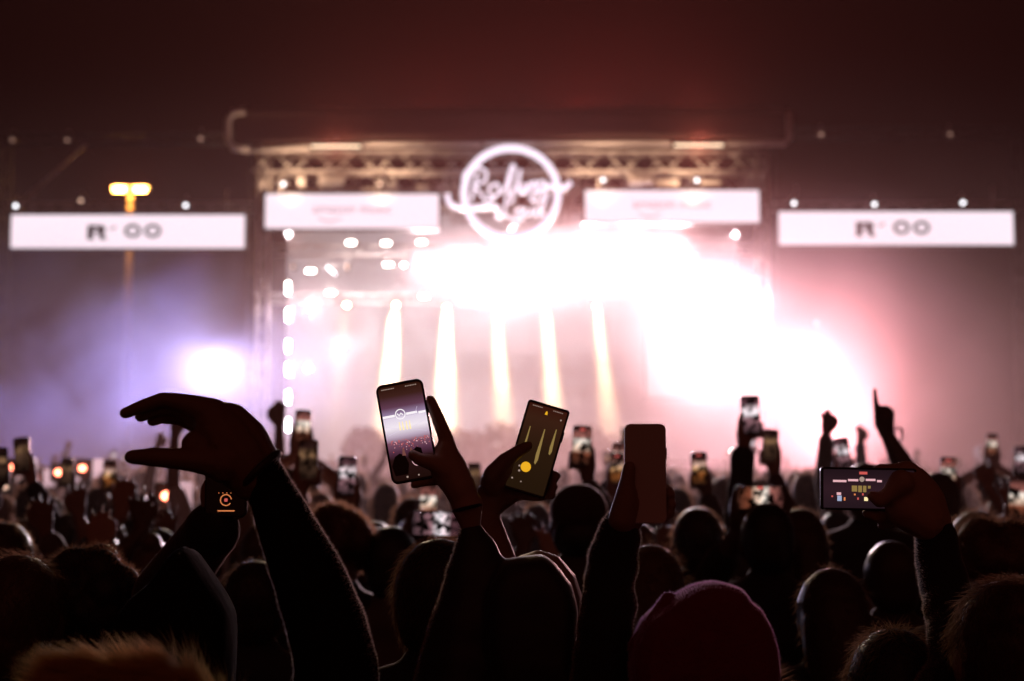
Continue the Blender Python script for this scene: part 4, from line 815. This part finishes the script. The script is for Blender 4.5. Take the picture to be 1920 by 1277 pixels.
holder(206, 890, 7.6, "person holding up a dark red phone, left of the big open hand's thumb", "dark red phone below the thumb of the big open hand", 0, 1, dx=.10, side=1, seed=12)
holder(803, 942, 6.0, "person below the middle phone holding up a phone with a white spot", "phone with a white light spot, just under the middle phone", 0, 0, dx=-.05, side=-1, seed=13)
holder(818, 982, 4.2, "person low behind the raised sleeve, phone with a pink red light", "wide blurred phone with a pink red glow, low under the middle phone", 2, 2, dx=-.12, side=-1, seed=14, land=True, H=1.66)
holder(889, 893, 8.0, "person seen only between the two raised wrists, small phone held up", "small dim phone between the two raised wrists", 0, 3, dx=.0, side=1, seed=15)
holder(1425, 933, 4.4, "person in front of the white glare, both dark hands round a sideways phone", "sideways phone with a small reddish picture, held by two dark hands", 0, 0, dx=.0, side=1, both=True, land=True, badge="red", seed=16, H=1.72, cloth="darkcloth")
holder(1908, 935, 5.6, "person at the far right edge holding a phone with a bright warm picture", "phone with a bright warm picture at the far right edge", 4, 0, dx=.10, side=1, seed=17)
holder(1915, 862, 8.0, "person at the far right edge with a pale bluish phone above the bright one", "small bluish phone at the far right edge", 0, 2, dx=.1, side=1, seed=18)
# explicit heads
def head_at(px, top, Y, lab, hair, seed, cloth="cloth", halo=0, arms=(None, None), turn=0, strand="strand"):
    p = at(px, top, Y); H = p.z - (.02 if hair != "afro" else .045); HEADS.append((p.x, Y))
    t_, b_, j_, h_, c_ = person(lab, p.x, Y, H, voxel=.008, cvoxel=.010, hairkind=hair, seed=seed, cloth=cloth, turn=turn, arms=arms)
    if halo and h_: fuzz(h_, halo, .022, .0008, M[strand], "hair_strands", h_, seg=2, seed=seed, rnd=.5, lay=0 if hair == "afro" else .65)
    return t_
head_at(636, 940, 4.1, "person with round curly hair rimmed in light, right of the big sleeve", "afro", 71, halo=9000)
head_at(1085, 906, 4.3, "person in a dark flat cap below the tilted phone, seen from behind", "cap", 72)
head_at(1308, 948, 4.6, "person with a round smooth dark head right of the blank phone", "short", 73, halo=1500)
head_at(700, 985, 4.9, "person with flat dark hair between the curly head and the raised sleeve", "short", 74)
head_at(1500, 950, 4.6, "person with long hair below the white glare, left of the sideways phone", "long", 75, halo=1500)
head_at(1672, 1010, 4.0, "person with a dark head low behind the sideways phone's sleeve", "short", 76)
head_at(1560, 1060, 3.2, "person with long hair between the beanie and the sideways phone's sleeve", "long", 77, halo=1500)
head_at(1860, 960, 3.6, "person with bushy hair near the right edge, above the brown-haired head", "afro", 78, halo=5000)
head_at(478, 1045, 3.4, "person with dark hair in the gap between pointed hood and big sleeve", "short", 79, halo=2500)
head_at(10, 975, 4.2, "person at the left edge with a rim of light on a dark head", "short", 80, halo=2500)
# the pointing hand
Yf = 6.0; wf = at(1663, 815, Yf)
s_ = Yf / FPX
chf = [[(wf, .032), (wf + Vector((-.01, 0, .05)), .044), (wf + Vector((-.008, 0, .085)), .042)], [(wf + Vector((-.035, 0, .07)), .018), (wf + Vector((-.042, 0, .12)), .0135), (wf + Vector((-.046, 0, .165)), .012), (wf + Vector((-.047, 0, .19)), .010)]]
for i in range(3): chf.append([(wf + Vector((-.012 + .019 * i, .0, .09)), .013), (wf + Vector((-.012 + .019 * i, .03, .105)), .012), (wf + Vector((-.010 + .019 * i, .045, .075)), .011), (wf + Vector((-.008 + .019 * i, .02, .06)), .010)])
chf.append([(wf + Vector((-.03, -.02, .03)), .018), (wf + Vector((-.02, -.04, .065)), .012), (wf + Vector((.005, -.04, .075)), .010)])
HEADS.append((wf.x + .16, Yf - .1))
pt, *_ = person("person at the right pointing one finger up, bracelet at the wrist", wf.x + .20, Yf - .05, 1.80, voxel=.007, cvoxel=.011, arms=(dict(wrist=wf, elbow=at(1702, 888, 6.0), chains=chf), None), sleeve_end=-.4, seed=90)
q = MB(); q.tube([wf - pt.location + Vector((.045 + .020 * math.cos(a), -.02 * math.sin(a), -.005 + .036 * math.sin(a))) for a in [2 * math.pi * i / 16 for i in range(17)]], .0055, 6, cap=False); q.build("bracelet", M["phonecase"], pt)

def raised(px, py, Y, lab, side, dx, seed, hair="short", slv=-.5, curl=(.3, .25, .2), th=.3):
    wr = at(px, py, Y) - Vector((0, 0, .13)); bx = wr.x + dx; HEADS.append((bx, Y - .1)); H = min(1.82, max(1.60, (wr.z - .40) / .88)); a = [None, None]
    a[1 if side > 0 else 0] = dict(wrist=wr, hint=(side * .4, -.1, -1), hand=dict(fwd=(-dx * .8, .1, 1), side=(-side, 0, 0), nrm=(0, 1, 0), curl=curl, thumb=th, spread=.18))
    person(lab, bx, Y - .1, H, voxel=.009, cvoxel=.011, arms=tuple(a), hairkind=hair, seed=seed, sleeve_end=slv, group="people raising a hand in the crowd")
for a_ in ((232, 900, 5.4, "person with a bare forearm raised straight, below the big hand's thumb", -1, .16, 201), (270, 925, 5.0, "person with a bare arm leaning left, just left of the pointed hood", -1, .22, 202), (150, 915, 6.2, "person with an open hand raised below the brighter red lamp", 1, .16, 203), (88, 935, 5.2, "person with a sleeved arm raised near the left edge", 1, .22, 204, "long", .8), (312, 958, 6.4, "person with an arm raised in the gap above the pointed hood", 1, -.12, 205), (188, 965, 4.6, "person with a pale forearm raised in front of the dark red phone", -1, .20, 206, "bun", .1),
           (985, 962, 5.2, "person with an arm raised in the gap below the tilted phone", -1, .26, 207), (1036, 985, 4.9, "person with a sleeved arm raised left of the blank phone's sleeve", -1, .18, 208, "long", .8), (1850, 868, 7.0, "person with a hand raised high near the right edge, by an orange lamp", 1, -.10, 209), (1898, 905, 5.8, "person with a bent bare arm raised at the right edge", -1, .14, 210), (1250, 985, 5.6, "person with a forearm raised right of the blank phone's hand", -1, .2, 211, "short", .8)): raised(*a_)
# ---------------------------------------------------------------- crowd prototypes and their copies
def kids(o): return [c for c in bpy.data.objects if c.parent == o]
def copy_tree(o, parent=None):
    c = o.copy(); SC.collection.objects.link(c); c.parent = parent
    for ch in CH[o.name]: copy_tree(ch, c)
    return c
def proto(arms, hair, seed, sl=.6):
    t_, b_, j_, h_, c_ = proto0(arms, hair, seed, sl)
    hm = [c for c in bpy.data.objects if c.parent == t_ and c.name.startswith("hair")]
    if hm: fuzz(hm[0], 2200, .034 if hair != "afro" else .02, .0011, M["strand"], "hair_strands", t_, seg=2, seed=seed, rnd=.75, lay=.55 if hair != "afro" else 0)
    return t_
def proto0(arms, hair, seed, sl): return person("x", 0, 0, 1.72, voxel=.013, cvoxel=.015, arms=arms, hairkind=hair, seed=seed, sleeve_end=sl, group="crowd in front of the stage")
def up(sx, x, z, y=.12, curl=(.25, .2, .15), th=.3): return dict(wrist=(x * sx, y, z), hand=dict(fwd=(-.1 * sx, .12, 1), side=(-sx, 0, 0), nrm=(0, 1, 0), curl=curl, thumb=th, spread=.16))
def upg(sx, x, z, y=.14):
    c = Vector((x * sx, y, z)); wr, ch = grip(c, y, sx, 0); return dict(wrist=wr, chains=ch), c
g1, c1 = upg(1, .22, 2.02); g2, c2 = upg(-1, .20, 1.98); g3, c3 = upg(1, .02, 1.94)
g3b = dict(wrist=grip(c3, .14, -1, 0)[0], chains=grip(c3, .14, -1, 0)[1])
PR = [(proto((None, None), "short", 101), None, "arms down"), (proto((None, None), "long", 102), None, "arms down"), (proto((None, up(1, .26, 1.98)), "short", 103, -.3), None, "open hand raised"),
      (proto((up(-1, .24, 1.95), None), "bun", 104, .9), None, "open hand raised"), (proto((None, g1), "short", 105, .5), c1, "right hand phone raised"),
      (proto((g2, None), "cap", 106, .9), c2, "left hand phone raised"), (proto((g3b, g3), "afro", 107, .2), c3, "both hands phone raised"), (proto((up(-1, .30, 1.96), up(1, .28, 2.0)), "short", 108, -.2), None, "both arms raised"),
      (proto((None, up(1, .20, 1.93, curl=(1.4, 1.5, 1.2), th=1.2)), "cap", 109, .8), None, "fist raised")]
HN = ["short hair", "long hair", "short hair", "hair bun", "short hair", "cap", "bushy hair", "short hair", "cap"]
pp, _ps = phone("x", 960, 400, 3.0, 0, .074, .152, SM[0], far=True, group="phones held up in the crowd")
PP = [pp]
for s_m in SM[1:]:
    z = pp.copy(); SC.collection.objects.link(z)
    for ch in [c for c in bpy.data.objects if c.parent == pp]:
        d = ch.copy(); SC.collection.objects.link(d); d.parent = z
        if ch.name.startswith("screen"): d.data = ch.data.copy(); d.data.materials[0] = s_m
    PP.append(z)
CH = {}
for o in bpy.data.objects: CH[o.name] = []
for o in bpy.data.objects:
    if o.parent: CH[o.parent.name].append(o)
def area(px):
    for lim, nm in ((90, "far left edge"), (190, "under the far-left lamps"), (300, "left under street lamp"), (400, "under the left glare"), (490, "left of lamp column"), (560, "under the lamp column"), (640, "right of lamp column"), (720, "left of golden beams"), (800, "under leftmost golden beam"), (880, "under second golden beam"), (960, "under the middle beams"), (1040, "under the emblem"), (1110, "right of the emblem"), (1210, "right of golden beams"),
            (1300, "left under side screen"), (1380, "under the side screen"), (1450, "right of side screen"), (1530, "under the right glare"), (1600, "right of the glare"), (1700, "by the pointing hand"), (1800, "under the right wing"), (1880, "near the right edge")):
        if px < lim: return nm
    return "far right edge"
JC = {"black": (.012, .009, .01), "brown": (.06, .03, .018), "navy": (.02, .02, .05), "burgundy": (.09, .015, .02), "grey": (.09, .08, .08), "green": (.025, .04, .025), "tan": (.16, .11, .07), "white": (.45, .42, .42)}
JM = {n: mat(n + "_jacket", c, .85, sheen=.4, sheen_col=(1, .85, .8), bump=(40, .5, .004)) for n, c in JC.items()}
SEEN = {}
rg = random.Random(17); cnt = 0; used = {}
Y = 3.3
while Y < 26:
    half = (Y * .37 + .6); step = .62 if Y < 9 else .78
    x = -half + rg.uniform(0, step)
    while x < half:
        X = x + rg.uniform(-.14, .14); YY = Y + rg.uniform(-.22, .22); x += step
        if rg.random() < (.06 if Y < 8 else .12): continue
        if any((X - a) ** 2 + (YY - b) ** 2 < .42 ** 2 for a, b in HEADS): continue
        if cnt >= 262: continue
        px = 960 + X * FPX / YY
        wt = [6, 5, .5, .5, .5, .6, .4, .1, .2] if YY < 5 else [2.5, 2.5, 2.2, 2.2, 1.0, 1.0, .6, 1.4, .8] if YY < 8 else [10, 9, .5, .5, .6, .5, .3, .2, .3]
        if (1340 < px < 1480 and YY < 12) or (1180 < px < 1700 and YY < 6.6) or (px > 1740 and YY < 6.5): wt = [6, 5, 0, 0, 0, 0, 0, 0, 0]
        if 690 < px < 1180 and YY < 12: wt = [6, 5, .3 if YY > 5 else 0, .3 if YY > 5 else 0, 0, 0, 0, 0, 0]
        i = rg.choices(range(9), wt)[0]; pr, pc, pose = PR[i]; H = rg.uniform(1.56, 1.80) if YY > 4.5 else rg.uniform(1.52, 1.66)
        if i in used: o = copy_tree(pr)
        else: o = pr; used[i] = 1
        sc = H / 1.72; o.location = (X, YY, 0); o.scale = (sc, sc, sc); rz = rg.uniform(-.5, .5); o.rotation_euler = (rg.uniform(-.06, .06), rg.uniform(-.08, .08), rz)
        dist = "close" if YY < 5 else "a few metres in" if YY < 9 else "halfway in" if YY < 13 else "three quarters in" if YY < 18 else "farthest out"
        jn = rg.choices(list(JC), [6, 3, 3, 2, 3, 2, 2, 1])[0]; lb_ = f"{jn} jacket, {HN[i]}, {pose}, {dist}, {area(px)}"
        for jn2 in JC:
            if lb_ not in SEEN: break
            jn = jn2; lb_ = f"{jn} jacket, {HN[i]}, {pose}, {dist}, {area(px)}"
        SEEN[lb_] = 1; o["label"] = lb_; cnt += 1
        for ch in bpy.data.objects if o is pr else o.children_recursive:
            if ch.parent == o and ch.name.startswith("jacket"): ch.material_slots[0].link = 'OBJECT'; ch.material_slots[0].material = JM[jn]
        if pc is not None:
            k2 = rg.choice((0, 0, 1, 2, 3, 3)); po = copy_tree(PP[k2]) if (k2, 'u') in used else PP[k2]; used[(k2, 'u')] = 1
            v = o.rotation_euler.to_matrix() @ (pc * sc); po.location = o.location + v; po.scale = (sc, sc, sc); po.rotation_euler = (R(rg.uniform(-8, 8)), R(rg.uniform(-6, 6)), rz)
            po["label"] = f"phone with {['bright white', 'warm orange', 'small white', 'dim'][k2]} picture, {dist}, over {jn} jacket, {area(px)}"
    Y += .80 if Y < 9 else 1.05
for i, (pr, _, _) in enumerate(PR):
    if i not in used:
        for c in CH[pr.name]: bpy.data.objects.remove(c)
        bpy.data.objects.remove(pr)
print("crowd copies", cnt)
# beyond them the crowd can no longer be told apart
q = MB(); rg = random.Random(5)
for _ in range(620):
    Yd = rg.uniform(26.5, 58); X = rg.uniform(-.38, .38) * Yd; H = rg.uniform(1.58, 1.82)
    q.ball((X, Yd, H - .11), 1, 8, (.09, .1, .12)); q.tube([(X, Yd, .0), (X, Yd, H - .42), (X, Yd, H - .2)], [.2, .22, .06], 7)
    if rg.random() < .10: s = rg.choice((-1, 1)); q.tube([(X + .18 * s, Yd, H - .32), (X + .28 * s, Yd + .1, H - .02), (X + .24 * s, Yd + .15, H + .28)], [.06, .045, .04], 6)
tag(q.build("distant_crowd", M["cloth"]), "dense far-off crowd right in front of the stage", kind="stuff")

# ---------------------------------------------------------------- brown foliage on the stage front
rg = random.Random(3)
for i, (x0, x1, top) in enumerate(((640, 730, 800), (715, 820, 792), (815, 905, 806), (880, 985, 794), (965, 1075, 806), (1060, 1150, 800), (1130, 1215, 815))):
    a = at(x0, 850, 60); b = at(x1, top, 60); c = (a + b) / 2; rx = (b.x - a.x) / 2; rz_ = (b.z - 1.0) / 2
    t = thing("stage_bush", f"blurred brown bush on stage, {['leftmost of the row', 'just left of the middle phone', 'right of the middle phone', 'under the golden beams', 'behind the tilted phone', 'behind the blurred phone with the red badge', 'rightmost, by the blank phone'][i]}", "bush", (c.x, 60, 1.0), "brown bushes along the stage front")
    q = MB()
    for _ in range(900):
        d = Vector((rg.gauss(0, 1), rg.gauss(0, 1), rg.gauss(0, 1))).normalized() * rg.uniform(.6, 1.08); p = Vector((d.x * rx, d.y * .9, rz_ + d.z * rz_)) * rg.uniform(.92, 1.05)
        u = Vector((rg.uniform(-1, 1), rg.uniform(-1, 1), rg.uniform(-1, 1))).normalized() * rg.uniform(.09, .2); v = u.orthogonal().normalized() * .09; q.add([p - u, p + v, p + u, p - v], [(0, 1, 2, 3)])
    q.build("foliage", M["bush"], t)
    q = MB()
    for k in range(5): q.tube([(0, 0, 0), (rx * .5 * math.cos(k * 1.3), .3 * math.sin(k * 1.3), rz_ * 1.2)], [.05, .02], 5)
    q.build("stem", M["bush"], t)
# ---------------------------------------------------------------- red lamps low in the crowd
for x, y, Yl, l, lab in ((25, 876, 13, "redlamp", "red lamp on a pole at the far left, below the dark phone"), (108, 886, 13, "redlamp", "red lamp on a pole, left of the small dark phone"), (153, 878, 13, "redlamp", "brighter red lamp on a pole, right of the small dark phone"), (310, 930, 9, "redlamp", "orange red lamp low beneath the thumb of the big open hand"),
        (1373, 846, 50, "lensw", "small white oval lamp low in the glare, left of the highest arm"), (1850, 848, 26, "lensoff", "dull orange lamp on a pole near the right edge"), (1843, 938, 20, "lensdim", "dim bluish lamp low near the right edge"), (1874, 934, 18, "lensoff", "dull orange lamp low near the right edge"), (62, 897, 14, "redlamp", "pinkish red lamp between the two leftmost red lamps"), (6, 912, 12, "lensoff", "dull orange lamp touching the left edge"), (1905, 905, 13, "redlamp", "red lamp close to the right edge"), (1700, 905, 14, "lensoff", "dull orange lamp just right of the sideways phone's hand")):
    t = lamp(x, y, Yl, .05 if Yl < 16 else .10, .05 if Yl < 16 else .10, l, lab, "pole lamps in the crowd", kindname="marker_lamp"); z = t.location.z
    q = MB(); q.tube([(0, .25, -z), (0, .25, -.05)], .015, 6); q.build("pole", M["dark"], t)
